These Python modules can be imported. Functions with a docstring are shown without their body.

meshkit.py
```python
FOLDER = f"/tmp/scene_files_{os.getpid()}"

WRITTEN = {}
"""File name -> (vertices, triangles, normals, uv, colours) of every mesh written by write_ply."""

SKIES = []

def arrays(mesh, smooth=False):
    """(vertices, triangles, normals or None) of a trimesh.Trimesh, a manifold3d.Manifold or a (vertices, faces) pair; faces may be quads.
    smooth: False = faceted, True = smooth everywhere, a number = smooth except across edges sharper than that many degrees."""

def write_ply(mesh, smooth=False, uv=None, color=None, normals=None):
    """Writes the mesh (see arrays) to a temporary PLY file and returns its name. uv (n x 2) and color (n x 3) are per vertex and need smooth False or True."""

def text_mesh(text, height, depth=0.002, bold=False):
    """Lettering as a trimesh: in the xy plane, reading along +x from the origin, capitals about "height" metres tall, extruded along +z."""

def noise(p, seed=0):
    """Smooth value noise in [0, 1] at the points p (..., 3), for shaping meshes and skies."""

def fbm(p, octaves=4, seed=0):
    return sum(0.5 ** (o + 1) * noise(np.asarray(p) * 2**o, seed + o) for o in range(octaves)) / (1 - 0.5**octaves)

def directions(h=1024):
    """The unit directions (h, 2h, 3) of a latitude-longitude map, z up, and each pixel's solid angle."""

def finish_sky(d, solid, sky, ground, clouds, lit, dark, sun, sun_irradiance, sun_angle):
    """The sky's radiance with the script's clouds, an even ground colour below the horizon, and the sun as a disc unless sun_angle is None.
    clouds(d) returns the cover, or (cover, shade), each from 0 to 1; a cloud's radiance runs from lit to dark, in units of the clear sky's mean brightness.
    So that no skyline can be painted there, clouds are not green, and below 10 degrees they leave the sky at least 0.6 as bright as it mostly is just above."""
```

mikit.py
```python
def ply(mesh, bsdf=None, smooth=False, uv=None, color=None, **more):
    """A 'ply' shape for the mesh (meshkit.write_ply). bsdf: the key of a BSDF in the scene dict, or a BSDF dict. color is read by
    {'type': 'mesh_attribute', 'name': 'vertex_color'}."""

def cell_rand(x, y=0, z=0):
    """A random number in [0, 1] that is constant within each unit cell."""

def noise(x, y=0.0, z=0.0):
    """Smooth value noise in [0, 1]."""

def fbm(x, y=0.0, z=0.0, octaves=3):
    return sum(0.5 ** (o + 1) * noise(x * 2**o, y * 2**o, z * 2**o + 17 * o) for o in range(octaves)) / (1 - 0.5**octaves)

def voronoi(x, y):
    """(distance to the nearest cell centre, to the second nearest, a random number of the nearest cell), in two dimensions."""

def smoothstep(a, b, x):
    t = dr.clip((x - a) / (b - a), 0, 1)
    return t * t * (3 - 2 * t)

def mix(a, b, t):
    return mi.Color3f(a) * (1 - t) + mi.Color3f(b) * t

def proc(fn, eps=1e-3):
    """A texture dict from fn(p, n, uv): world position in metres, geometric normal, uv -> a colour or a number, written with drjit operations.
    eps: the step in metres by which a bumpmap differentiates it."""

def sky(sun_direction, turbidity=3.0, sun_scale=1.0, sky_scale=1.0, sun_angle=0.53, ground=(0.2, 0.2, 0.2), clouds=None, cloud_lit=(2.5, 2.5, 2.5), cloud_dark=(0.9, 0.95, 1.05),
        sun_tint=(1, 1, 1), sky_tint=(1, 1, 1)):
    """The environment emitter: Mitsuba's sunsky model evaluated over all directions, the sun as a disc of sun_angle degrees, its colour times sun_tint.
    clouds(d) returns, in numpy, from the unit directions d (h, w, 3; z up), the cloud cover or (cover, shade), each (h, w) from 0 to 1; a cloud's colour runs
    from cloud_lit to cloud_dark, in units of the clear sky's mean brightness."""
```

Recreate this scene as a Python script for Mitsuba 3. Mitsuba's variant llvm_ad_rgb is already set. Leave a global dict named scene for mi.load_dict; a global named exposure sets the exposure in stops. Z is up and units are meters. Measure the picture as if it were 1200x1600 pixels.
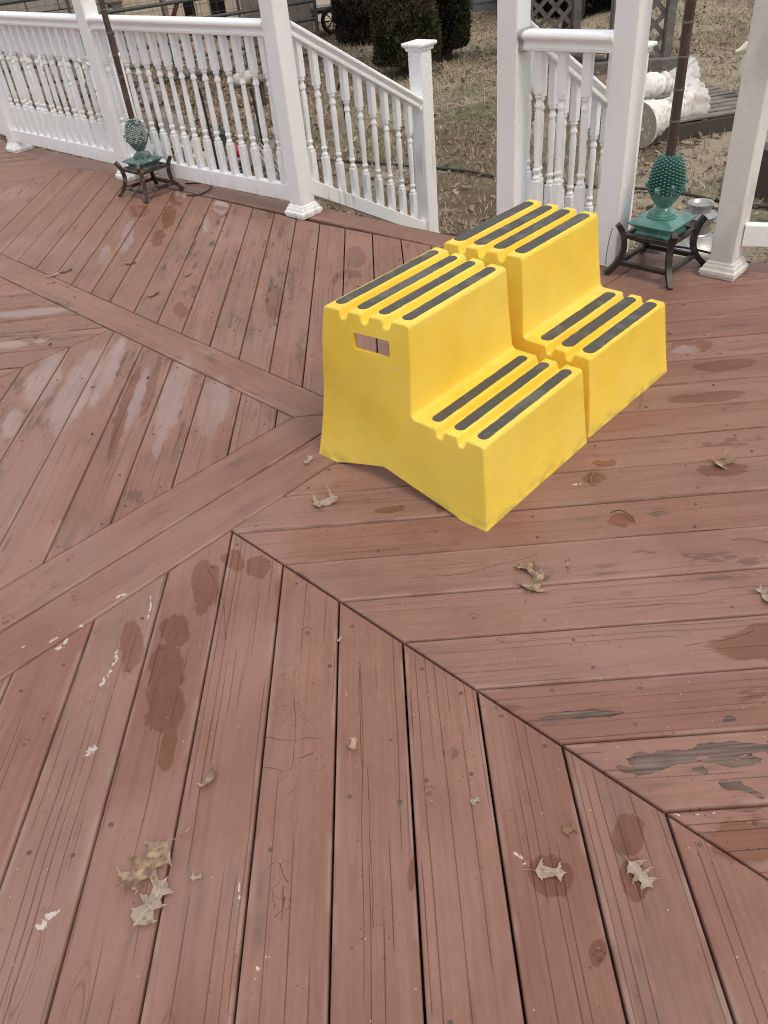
import math, random
import numpy as np, drjit as dr, mitsuba as mi, trimesh, manifold3d as m3, shapely.geometry as sg
import mikit, meshkit
from mikit import noise, fbm, voronoi, cell_rand, smoothstep, mix, proc, ply

T = mi.ScalarTransform4f
scene, labels = {'type': 'scene'}, {}
rng = np.random.default_rng(7)
random.seed(7)
V = lambda *a: np.array(a, float)

# ------------------------------------------------------------------ camera, sky, exposure
def make_camera():
    pitch, roll, yaw, h, f = math.radians(38.77), math.radians(-6.32), math.radians(2.45), 1.31, 1235.0
    d = V(0, math.cos(pitch), -math.sin(pitch)); r = V(1, 0, 0); u = np.cross(r, d)
    c, s = math.cos(roll), math.sin(roll)
    u = -s * r + c * u
    R = np.array([[math.cos(yaw), -math.sin(yaw), 0], [math.sin(yaw), math.cos(yaw), 0], [0, 0, 1]])
    d, u = R @ d, R @ u
    o = V(0, 0, h)
    return {'type': 'perspective', 'fov_axis': 'x', 'fov': 2 * math.degrees(math.atan(600 / f)), 'near_clip': 0.05, 'far_clip': 900.0,
            'to_world': T().look_at(origin=o.tolist(), target=(o + d).tolist(), up=u.tolist())}
scene['camera'] = make_camera()
# overcast: the cloud sheet is about twice as bright overhead as low down
scene['sky'] = mikit.sky((0.42, -0.48, 0.8), turbidity=3, sun_scale=0.28, sun_angle=22, clouds=lambda d: (np.ones(d.shape[:2]), 1 - np.clip(d[..., 2], 0, 1) ** 0.8),
                         cloud_lit=(2.85, 2.95, 3.10), cloud_dark=(1.45, 1.50, 1.60))
exposure = 1.92

# ------------------------------------------------------------------ material helpers
def principled(key, color, rough=0.5, spec=0.5, bump=None, bump_scale=0.001, eps=1e-3, **kw):
    c = proc(color) if callable(color) else {'type': 'rgb', 'value': list(color)}
    b = {'type': 'principled', 'base_color': c, 'roughness': proc(rough) if callable(rough) else float(rough), 'specular': spec, **kw}
    if bump is not None:
        b = {'type': 'bumpmap', 'bump': proc(bump, eps=eps), 'scale': bump_scale, 'nested': b}
    scene[key] = {'type': 'twosided', 'bsdf': b}

def thin_leaf(key, color, trans=0.5):
    scene[key] = {'type': 'principledthin', 'base_color': color, 'roughness': 0.7, 'diff_trans': trans, 'specular': 0.3} if False else \
        {'type': 'twosided', 'bsdf': {'type': 'principled', 'base_color': color, 'roughness': 0.75, 'specular': 0.25}}

# --- stained, weathered deck paint -------------------------------------------------
# damp, peeled, whitened and crackled spots of this deck: x, y, 2x2 inverse half axes, strength
WET=[(-0.565,1.26,27.962,5.113,-1.945,-18.444,1.0),(-0.564,1.147,23.107,1.884,-3.429,-12.856,1.0),(-0.548,1.043,21.776,4.22,-1.216,-13.248,1.0),(-0.52,0.942,45.265,5.156,-3.22,-17.634,1.0),(-0.518,1.402,27.062,1.475,-3.211,-10.555,1.0),(-0.66,1.231,34.961,4.204,-3.795,-13.813,1.0),(-0.454,1.487,34.114,4.2,-2.567,-21.264,1.0),(-0.391,1.456,31.153,3.098,-2.875,-24.119,1.0),(0.722,1.097,8.017,-2.775,-0.172,-18.673,1.0),(0.328,0.695,32.927,-8.808,-1.917,-25.972,1.0),(0.314,0.622,37.006,-10.014,-1.947,-28.294,1.0),(0.186,0.638,22.562,-4.353,-1.928,-27.811,1.0),(0.525,0.673,14.333,-5.513,-1.946,-26.557,1.0),(0.233,0.512,68.37,-16.254,-3.041,-49.766,0.6),(0.839,1.686,13.236,-4.725,-4.212,-28.97,0.7),(0.502,1.696,26.613,-6.211,-5.525,-38.693,0.8),(0.545,1.767,31.721,-7.699,-9.741,-65.788,0.8),(0.525,1.52,24.119,-6.228,-3.737,-28.533,0.6),(-0.053,0.649,103.109,-5.337,-2.148,-31.155,0.6),(-0.156,3.447,20.651,0.068,-2.003,-7.993,1.0),(-0.177,3.263,18.298,0.153,-4.949,-20.761,1.0),(-1.153,4.596,22.953,4.108,-1.978,-6.471,1.0),(-1.143,4.272,25.104,2.501,-5.327,-5.69,1.0),(-1.137,3.947,28.326,1.978,-9.796,-9.236,1.0),(-0.873,4.327,22.331,3.036,-1.816,-6.173,1.0),(-1.342,4.412,16.709,3.67,-2.815,-9.672,1.0),(-0.865,3.048,31.593,5.574,-2.569,-11.963,0.6),(-0.482,3.057,21.206,1.756,-1.096,-4.971,0.5),(-0.917,2.287,35.796,2.157,-2.232,-3.284,0.8),(-0.859,2.447,58.536,2.407,-3.119,-4.314,0.8),(-0.053,1.635,22.524,1.726,8.971,-61.336,1.0),(0.98,2.377,11.873,-3.471,-0.938,-22.956,0.8),(1.034,2.233,8.289,-2.667,-0.935,-25.017,0.7),(0.913,2.055,7.502,-2.259,-1.021,-31.063,0.6),(0.082,1.623,47.66,6.659,22.442,-52.413,0.7)]
FILM=[(-1.526,3.164,4.69,1.704,-0.368,-24.961,1.0),(-1.516,2.875,13.051,4.86,-2.605,-29.558,1.0),(-1.399,2.885,38.985,12.431,-9.036,-45.627,1.0),(-1.278,2.567,14.406,-0.013,-4.951,-4.838,1.0),(-1.129,2.472,14.056,-0.235,-3.013,-3.041,1.0),(-1.047,2.582,26.557,0.506,-3.227,-3.534,1.0),(-0.893,2.366,46.6,2.424,-2.756,-3.936,0.9),(-0.767,2.365,21.935,-0.116,-2.801,-3.601,1.0),(-0.619,2.269,16.551,0.044,-3.292,-5.212,1.0),(-0.758,2.071,46.015,0.641,-5.07,-7.729,0.8),(-0.876,4.349,22.241,3.023,-2.215,-7.494,1.0),(-1.308,4.029,28.229,3.28,-4.275,-4.402,1.0),(-1.367,3.783,32.36,3.867,-7.877,-8.073,1.0),(-1.138,4.592,30.615,5.401,-3.048,-9.971,1.0),(-0.914,4.07,42.141,3.83,-5.979,-8.206,0.7),(-1.293,2.268,27.295,0.842,-9.124,-10.256,0.9),(0.953,2.359,18.338,-5.244,-1.554,-38.468,1.0)]
PEEL=[(0.43,0.835,13.854,-3.537,-1.148,-50.583,1.0),(0.537,0.841,10.132,-3.151,-1.573,-68.429,1.0),(0.391,0.821,23.957,-4.92,0.952,-55.444,1.0),(0.552,0.818,21.755,-8.034,-7.853,-94.258,1.0),(0.486,0.802,54.589,-18.38,-12.551,-153.3,1.0),(0.524,0.772,48.553,-23.929,-31.159,-123.218,1.0),(0.553,0.758,43.775,-23.891,-43.786,-146.268,1.0),(0.321,0.947,20.123,-3.46,-0.528,-96.181,1.0),(0.26,0.952,28.397,-1.514,13.384,-112.904,1.0),(0.577,0.911,103.338,-37.654,-12.247,-136.344,1.0)]
WHITE=[(-0.672,0.955,69.673,18.368,-7.189,-84.048,0.9),(-0.677,0.941,52.021,49.262,90.605,-77.535,0.6),(-0.658,0.623,43.226,48.401,77.405,-78.882,0.9),(-0.665,0.61,76.729,24.067,-6.908,-108.214,0.6),(-0.301,0.507,199.703,20.369,-16.093,-274.173,1.0),(-0.277,0.529,96.144,-10.208,-78.232,-354.837,1.0),(-0.295,0.519,330.471,32.227,-21.409,-359.993,1.0),(0.133,0.684,183.497,-28.869,-15.872,-220.093,0.8),(0.14,0.677,230.402,-37.257,-10.616,-148.141,1.0),(0.141,0.662,116.231,-19.013,-15.958,-225.73,1.0),(0.15,0.675,141.153,-74.977,-187.875,-390.797,1.0),(-0.689,1.177,169.261,22.975,-4.28,-16.067,0.35),(-0.697,1.137,113.971,12.925,-11.13,-37.103,0.4),(-0.83,1.239,57.604,45.905,113.736,-103.035,0.8),(-0.822,1.257,202.228,3.186,-27.883,-54.915,0.8),(-0.855,1.265,68.878,44.1,77.469,-124.566,0.9),(-0.718,1.387,57.996,34.415,84.029,-110.996,0.9),(-0.802,1.301,98.313,67.039,140.764,-166.776,1.0),(-0.918,1.252,99.913,74.764,143.287,-166.389,1.0),(-0.639,1.35,312.348,24.817,-5.566,-16.566,0.6),(-0.343,0.645,453.737,13.809,-5.769,-37.846,0.5),(0.552,0.9,83.071,-29.401,-40.795,-458.777,1.0),(0.446,1.675,73.507,-15.784,-24.775,-175.912,0.7),(0.42,0.728,151.171,-47.451,-39.751,-519.553,1.0),(0.455,0.728,227.148,-75.781,-49.001,-639.099,1.0),(0.486,0.728,227.483,-79.814,-53.16,-691.865,1.0),(-0.165,1.043,374.843,4.321,-19.076,-202.758,1.0)]
CRK=[(-0.275,0.978,21.451,1.407,-0.526,-5.892,1.0),(-0.27,0.653,45.827,3.445,-1.082,-15.852,1.0),(-1.296,2.309,9.625,0.302,-6.835,-7.595,1.0),(-1.098,2.123,13.523,-0.383,-7.23,-8.051,1.0),(-0.432,2.984,12.884,0.448,-0.737,-1.776,1.0),(-0.666,3.097,26.881,3.396,-1.222,-5.539,1.0),(0.012,3.204,16.934,-0.609,-1.214,-5.114,1.0)]
MIL=[(-0.789,1.807,30.056,6.795,-4.24,-30.687,1.0),(-0.763,1.774,54.712,12.016,-7.799,-57.213,1.0),(0.684,1.357,9.661,-2.835,-0.806,-51.797,0.9),(0.554,1.395,25.392,-7.186,-6.726,-54.799,1.0),(0.77,1.329,26.277,-7.47,5.853,-70.256,1.0),(0.626,1.537,26.077,-6.531,-0.893,-44.763,0.7),(-1.364,2.527,19.254,11.645,13.093,-8.463,1.0),(-1.202,2.253,16.147,0.06,-15.122,-16.646,0.7),(0.643,0.964,20.235,-6.683,-0.331,-55.728,0.7),(0.157,0.978,19.681,-1.74,-0.673,-108.459,1.0),(0.902,1.813,9.491,-2.967,0.166,-47.365,0.8),(-0.631,2.921,28.078,3.457,-1.703,-8.113,0.8),(-0.347,2.611,53.102,1.241,-1.809,-5.321,0.8),(-0.423,3.238,45.315,1.708,-1.089,-2.707,0.8),(0.023,3.135,31.513,-1.233,-1.23,-5.279,0.7),(-0.849,3.235,13.401,4.088,7.806,-10.228,0.7),(-0.673,2.599,26.678,3.883,-3.923,-20.745,0.6),(-0.279,1.397,37.969,-13.822,-40.766,-45.216,1.0),(0.033,0.878,58.679,-5.256,-6.719,-79.595,0.5)]
SEG=[(-0.329,0.951,-0.291,0.94),(-0.291,0.94,-0.265,0.935),(-0.265,0.935,-0.243,0.94),(-0.243,0.94,-0.212,0.935),(-0.273,1.042,-0.267,0.977),(-0.267,0.977,-0.265,0.935),(-0.265,0.935,-0.267,0.895),(-0.267,0.895,-0.268,0.871),(-0.324,0.882,-0.299,0.875),(-0.299,0.875,-0.285,0.868),(-0.285,0.868,-0.268,0.871),(-0.267,0.895,-0.251,0.896),(-0.251,0.896,-0.226,0.904),(0.325,1.246,0.426,1.247),(0.426,1.247,0.525,1.244),(0.525,1.244,0.61,1.242),(0.61,1.242,0.685,1.254),(0.685,1.254,0.783,1.251),(-0.138,1.123,-0.136,0.997),(-0.136,0.997,-0.131,0.864),(-0.122,0.863,-0.118,0.734),(-0.118,0.734,-0.115,0.57),(-0.267,0.648,-0.264,0.59),(-0.263,0.631,-0.265,0.61),(-0.265,0.61,-0.276,0.599),(-0.277,0.687,-0.267,0.662),(-0.267,0.662,-0.259,0.655),(-0.015,1.367,0.107,1.368),(0.107,1.368,0.218,1.395),(0.218,1.395,0.297,1.413),(0.549,1.098,0.632,1.107),(0.632,1.107,0.706,1.126),(-0.528,1.484,-0.46,1.341),(-0.46,1.341,-0.44,1.218),(0.455,1.22,0.56,1.22),(0.56,1.22,0.67,1.212)]
PAW=[(-0.193,1.769,0.016),(-0.112,1.685,0.016),(0.059,1.542,0.015),(0.106,1.486,0.014),(0.122,1.232,0.014),(0.173,1.154,0.012),(-0.894,1.548,0.019),(-0.904,1.447,0.015),(-0.959,1.455,0.015),(-0.834,1.394,0.015),(-0.984,1.339,0.023),(-0.791,1.457,0.015),(-0.009,0.809,0.015),(0.233,0.508,0.013),(-0.842,1.41,0.017),(-0.255,1.227,0.018),(-0.753,1.28,0.013),(-0.8,1.041,0.014),(-0.82,0.98,0.014)]

def blob(p, items, w, w2):
    """Largest 1 - r^2 over the listed ellipses, with a wobbly outline."""
    x, y = p.x + 0.026 * (w - 0.5), p.y + 0.030 * (w2 - 0.5)
    best = mi.Float(-9.0)
    for (cx, cy, a, b, c, d, s) in items:
        dx, dy = x - cx, y - cy
        k = 1.0 - dr.square(a * dx + b * dy) - dr.square(c * dx + d * dy)
        best = dr.maximum(best, dr.select(k > 0, k, k * 0.5) + (s - 1.0) * 0.35)
    return best

def deck_fields(p, uv):
    bid = dr.floor((uv.y + 5.0) * 0.1)
    v = uv.y - 10.0 * bid
    u = uv.x
    w = fbm(p.x * 22.0, p.y * 22.0, 2.0)
    w2 = fbm(p.x * 22.0 + 40.0, p.y * 22.0, 9.0)
    soak = noise(u * 26.0, v * 230.0, bid) - 0.5
    n2 = fbm(p.x * 9.0, p.y * 9.0, 5.0)
    wet = smoothstep(-0.04, 0.20, blob(p, WET, w, w2) + 0.30 * soak + 0.5 * (n2 - 0.5))
    film = smoothstep(-0.12, 0.50, blob(p, FILM, w, w2) + 0.25 * soak + 0.5 * (n2 - 0.5)) * (0.80 + 0.55 * (noise(u * 3.0, v * 120.0, bid + 8.0) - 0.40))
    return bid, u, v, w, w2, soak, n2, wet, film

def checks(u, v, bid, freq, seed, thr, width):
    """Drying checks: hairlines along the board, each starting and ending on its own."""
    vv = (v + 0.006 * (noise(u * 6.0, v * 8.0, bid + seed) - 0.5) + 0.010 * (noise(u * 0.9 + 3.0, v * 9.0, bid + seed) - 0.5)) * freq + 50.0
    cid = dr.floor(vv)
    c = 0.25 + 0.5 * cell_rand(cid, bid, seed)
    on = smoothstep(thr, thr + 0.10, noise(u * (2.2 + 3.0 * cell_rand(cid, bid, seed + 2.0)) + cid * 17.3, bid * 5.1, seed))
    wd = width * freq * (0.4 + 0.9 * noise(u * 9.0, cid, bid))
    return smoothstep(wd, wd * 0.3, dr.abs(vv - cid - c)) * on

def deck_color(p, n, uv):
    bid, u, v, w, w2, soak, n2, wet, film = deck_fields(p, uv)
    tone = cell_rand(bid, 3.0)
    n1 = noise(p.x * 42.0, p.y * 42.0, 1.0)
    far = smoothstep(1.6, 3.6, p.y - 0.25 * p.x)
    base = mix((0.230, 0.117, 0.089), (0.274, 0.147, 0.115), tone)
    base = mix(base, (0.260, 0.154, 0.124), smoothstep(0.6, 1.0, cell_rand(bid, 21.0)) * 0.8)
    base = mix(base, (0.240, 0.134, 0.097), far * 0.6)
    base = base * (0.88 + 0.24 * n2)
    base = base * (0.94 + 0.12 * noise(u * 5.0 + 9.0, v * 210.0, bid)) * (0.95 + 0.10 * noise(u * 55.0, v * 150.0, bid + 4.0))
    # dusty, faded paint and rubbed places
    dust = smoothstep(0.50, 0.80, fbm(p.x * 2.6 + 4.0, p.y * 2.6, 8.0))
    base = mix(base, (0.325, 0.196, 0.166), dust * 0.5)
    base = mix(base, (0.315, 0.182, 0.148), smoothstep(0.55, 0.8, noise(u * 3.0, v * 20.0, bid * 2.1)) * 0.4)
    # growth rings faintly darker along the board
    ring = dr.abs(noise(u * 0.7 + bid, v * 30.0 + 1.4 * noise(u * 1.6, v * 6.0, bid), bid) - 0.5)
    base = base * (1.0 - 0.10 * smoothstep(0.06, 0.0, ring))
    thr = 0.64 - 0.20 * cell_rand(bid, 12.0)
    ck = 0.85 * checks(u, v, bid, 55.0, 1.0, thr, 0.0009) + 0.34 * checks(u, v, bid, 150.0, 5.0, thr - 0.05, 0.00055)
    base = mix(base, (0.075, 0.040, 0.033), dr.minimum(ck, 1.0) * 0.68)
    # knots
    kd, _, kr = voronoi(u * 1.25, v * 6.5 + bid * 13.0)
    kw = kd + 0.03 * (w - 0.5)
    kn = smoothstep(0.060, 0.035, kw) * (kr > 0.80)
    kring = smoothstep(0.012, 0.0, dr.abs(kw - 0.085)) * (kr > 0.66) + smoothstep(0.010, 0.0, dr.abs(kw - 0.12)) * (kr > 0.74)
    base = mix(base, (0.12, 0.062, 0.050), dr.minimum(kn * 0.5 + kring * 0.28 * n1 * 2.0, 1.0))
    # grit, mildew and chips
    sd, _, sr = voronoi(p.x * 60.0, p.y * 60.0)
    speck = smoothstep(0.14 * sr, 0.02, sd + 0.1 * (n1 - 0.5)) * (sr > 0.70) * smoothstep(0.46, 0.7, n2 + 0.16 * far)
    base = mix(base, (0.055, 0.038, 0.032), speck * 0.75)
    wd, _, wr = voronoi(p.x * 26.0 + 7.0, p.y * 26.0)
    base = mix(base, (0.58, 0.50, 0.45), smoothstep(0.045 * wr, 0.015, wd) * (wr > 0.92) * 0.8)
    mil = smoothstep(0.58, 0.80, fbm(u * 7.0 + 70.0, v * 40.0, bid * 1.3)) * smoothstep(0.45, 0.65, noise(p.x * 3.1, p.y * 3.1, 20.0))
    base = mix(base, (0.11, 0.070, 0.058), mil * (0.35 + 0.45 * far) * (0.4 + 1.2 * n1))
    # rubbed board edges
    edge = smoothstep(0.058, 0.068, dr.abs(v)) * smoothstep(0.45, 0.75, noise(u * 14.0, bid))
    base = mix(base, (0.40, 0.28, 0.245), edge * 0.35)
    # crackled paint
    crk = blob(p, CRK, w, w2)
    c1, c2, _ = voronoi(p.x * 34.0 + 1.6 * w, p.y * 24.0 + 1.2 * w2)
    crack = smoothstep(0.045, 0.0, c2 - c1) * smoothstep(0.0, 0.3, crk) * smoothstep(0.38, 0.56, noise(p.x * 13.0, p.y * 13.0, 40.0))
    base = mix(base, (0.065, 0.037, 0.031), crack * 0.85)
    dmin = mi.Float(9.0)
    qx, qy = p.x + 0.006 * (w - 0.5), p.y + 0.006 * (w2 - 0.5)
    for (x0, y0, x1, y1) in SEG:
        L2 = (x1 - x0) ** 2 + (y1 - y0) ** 2
        t = dr.clip(((qx - x0) * (x1 - x0) + (qy - y0) * (y1 - y0)) / L2, 0, 1)
        dmin = dr.minimum(dmin, dr.square(qx - x0 - t * (x1 - x0)) + dr.square(qy - y0 - t * (y1 - y0)))
    dmin = dr.sqrt(dmin)
    base = mix(base, (0.060, 0.032, 0.027), smoothstep(0.0013, 0.0005, dmin - 0.0009 * (n1 - 0.5)) * 0.68)
    mk = blob(p, MIL, w, w2) + 2.4 * (fbm(u * 40.0, v * 150.0, 13.0) - 0.55)
    base = mix(base, (0.090, 0.056, 0.046), smoothstep(0.15, 0.8, mk) * 0.50)
    # peeled paint showing weathered wood
    pk = blob(p, PEEL, w, w2) + 1.1 * (fbm(u * 46.0, v * 170.0, 3.0) - 0.5)
    peel = smoothstep(0.0, 0.035, pk)
    grey = mix((0.080, 0.054, 0.045), (0.190, 0.136, 0.114), noise(u * 10.0, v * 330.0, 4.0)) * (0.8 + 0.4 * noise(u * 30.0, v * 60.0, 6.0))
    base = mix(base, grey, peel)
    lip = smoothstep(-0.02, 0.02, pk) * smoothstep(0.12, 0.04, pk)
    base = mix(base, (0.070, 0.045, 0.038), lip * 0.55)
    # droppings and worn white primer
    wk = blob(p, WHITE, w, w2) + 2.6 * (fbm(p.x * 150.0, p.y * 150.0, 8.0) - 0.60)
    base = mix(base, (0.56, 0.51, 0.47), smoothstep(0.05, 0.75, wk) * 0.85)
    # paw prints
    pr = mi.Float(0.0)
    for (cx, cy, r) in PAW:
        dx, dy = (p.x - cx) / r + 0.5 * (w - 0.5), (p.y - cy) / r + 0.5 * (w2 - 0.5)
        for (ox, oy, rr) in ((0.0, -0.45, 0.42), (-0.62, 0.15, 0.2), (-0.24, 0.5, 0.22), (0.24, 0.5, 0.22), (0.62, 0.15, 0.2)):
            pr = dr.maximum(pr, smoothstep(1.15, 0.6, dr.sqrt(dr.square(dx - ox) + dr.square(dy - oy)) / rr))
    base = mix(base, base * mi.Color3f(0.72, 0.67, 0.62), pr * smoothstep(0.15, 0.5, n1 + 0.15))
    # damp patches
    return mix(base, base * mi.Color3f(0.74, 0.62, 0.55), wet)

def deck_rough(p, n, uv):
    bid, u, v, w, w2, soak, n2, wet, film = deck_fields(p, uv)
    far = smoothstep(1.7, 3.0, p.y - 0.35 * p.x)
    dry = 0.50 - 0.10 * far + 0.2 * (n2 - 0.5) + 0.12 * soak
    r = dry * (1 - wet) + (0.32 - 0.12 * far) * wet
    return dr.clip(r, 0.06, 1.0)

def deck_bump(p, n, uv):
    bid = dr.floor((uv.y + 5.0) * 0.1)
    v = uv.y - 10.0 * bid
    u = uv.x
    w, w2 = fbm(p.x * 22.0, p.y * 22.0, 2.0), fbm(p.x * 22.0 + 40.0, p.y * 22.0, 9.0)
    thr = 0.64 - 0.20 * cell_rand(bid, 12.0)
    ck = checks(u, v, bid, 55.0, 1.0, thr, 0.0011)
    h = 0.32 * noise(u * 5.0 + 9.0, v * 210.0, bid) + 0.35 * noise(u * 30.0, v * 60.0, bid) + 0.5 * noise(u * 3.0, v * 45.0, bid) - 1.0 * ck
    pk = blob(p, PEEL, w, w2) + 1.1 * (fbm(u * 46.0, v * 170.0, 3.0) - 0.5)
    h = h - 1.1 * smoothstep(0.0, 0.05, pk)
    return h

def film_mask(p, n, uv):
    bid, u, v, w, w2, soak, n2, wet, film = deck_fields(p, uv)
    return dr.clip(film, 0.0, 1.0)
def film_color(p, n, uv):
    bid = dr.floor((uv.y + 5.0) * 0.1); v = uv.y - 10.0 * bid; u = uv.x
    b = mix((0.235, 0.140, 0.120), (0.285, 0.178, 0.158), cell_rand(bid, 3.0)) * (0.85 + 0.3 * fbm(p.x * 9.0, p.y * 9.0, 5.0))
    thr = 0.52 - 0.16 * cell_rand(bid, 12.0)
    return mix(b, (0.12, 0.07, 0.06), checks(u, v, bid, 150.0, 5.0, thr, 0.0006) * 0.5)
def film_bump(p, n, uv):
    bid = dr.floor((uv.y + 5.0) * 0.1); v = uv.y - 10.0 * bid; u = uv.x
    return noise(u * 2.0, v * 170.0, bid) + 0.6 * noise(u * 40.0, v * 60.0, bid)
principled('mat_deck_dry', deck_color, deck_rough, 0.16, bump=deck_bump, bump_scale=0.0012, eps=4e-4)
principled('mat_deck_film', film_color, 0.07, 0.75, bump=film_bump, bump_scale=0.00012, eps=4e-4, clearcoat=1.0, clearcoat_gloss=0.97)
scene['mat_deck'] = {'type': 'blendbsdf', 'weight': proc(film_mask), 'dry': {'type': 'ref', 'id': 'mat_deck_dry'}, 'film': {'type': 'ref', 'id': 'mat_deck_film'}}
principled('mat_joist', (0.06, 0.045, 0.038), 0.9, 0.2)

def vinyl_color(p, n, uv):
    a = fbm(p.x * 6.0, p.y * 6.0, p.z * 3.0)
    s = noise(p.x * 60.0, p.y * 60.0, p.z * 5.0)
    c = mix((0.86, 0.875, 0.885), (0.81, 0.82, 0.82), smoothstep(0.5, 0.8, a))
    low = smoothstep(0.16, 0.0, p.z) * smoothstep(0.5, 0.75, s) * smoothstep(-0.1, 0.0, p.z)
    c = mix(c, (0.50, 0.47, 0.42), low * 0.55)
    sp = noise(p.x * 260.0, p.y * 260.0, p.z * 190.0)
    return mix(c, (0.45, 0.43, 0.39), smoothstep(0.95, 0.985, sp) * 0.4)
principled('mat_vinyl', vinyl_color, 0.36, 0.5)
def vinyl_dirty(p, n, uv):
    a = fbm(p.x * 9.0, p.y * 9.0, p.z * 4.0)
    sp = noise(p.x * 520.0, p.y * 520.0, p.z * 420.0)
    sp2 = noise(p.x * 90.0, p.y * 90.0, p.z * 60.0)
    c = mix((0.72, 0.71, 0.69), (0.58, 0.565, 0.54), smoothstep(0.42, 0.72, a))
    c = mix(c, (0.30, 0.29, 0.27), smoothstep(0.62, 0.90, sp) * 0.26 + smoothstep(0.6, 0.9, sp2) * 0.12)
    st = noise(p.x * 45.0, p.y * 45.0, p.z * 3.0)
    return mix(c, (0.42, 0.40, 0.37), smoothstep(0.72, 0.88, st) * 0.3)
principled('mat_vinyl_dirty', vinyl_dirty, 0.5, 0.4)
principled('mat_gasket', (0.34, 0.33, 0.31), 0.6)

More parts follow.
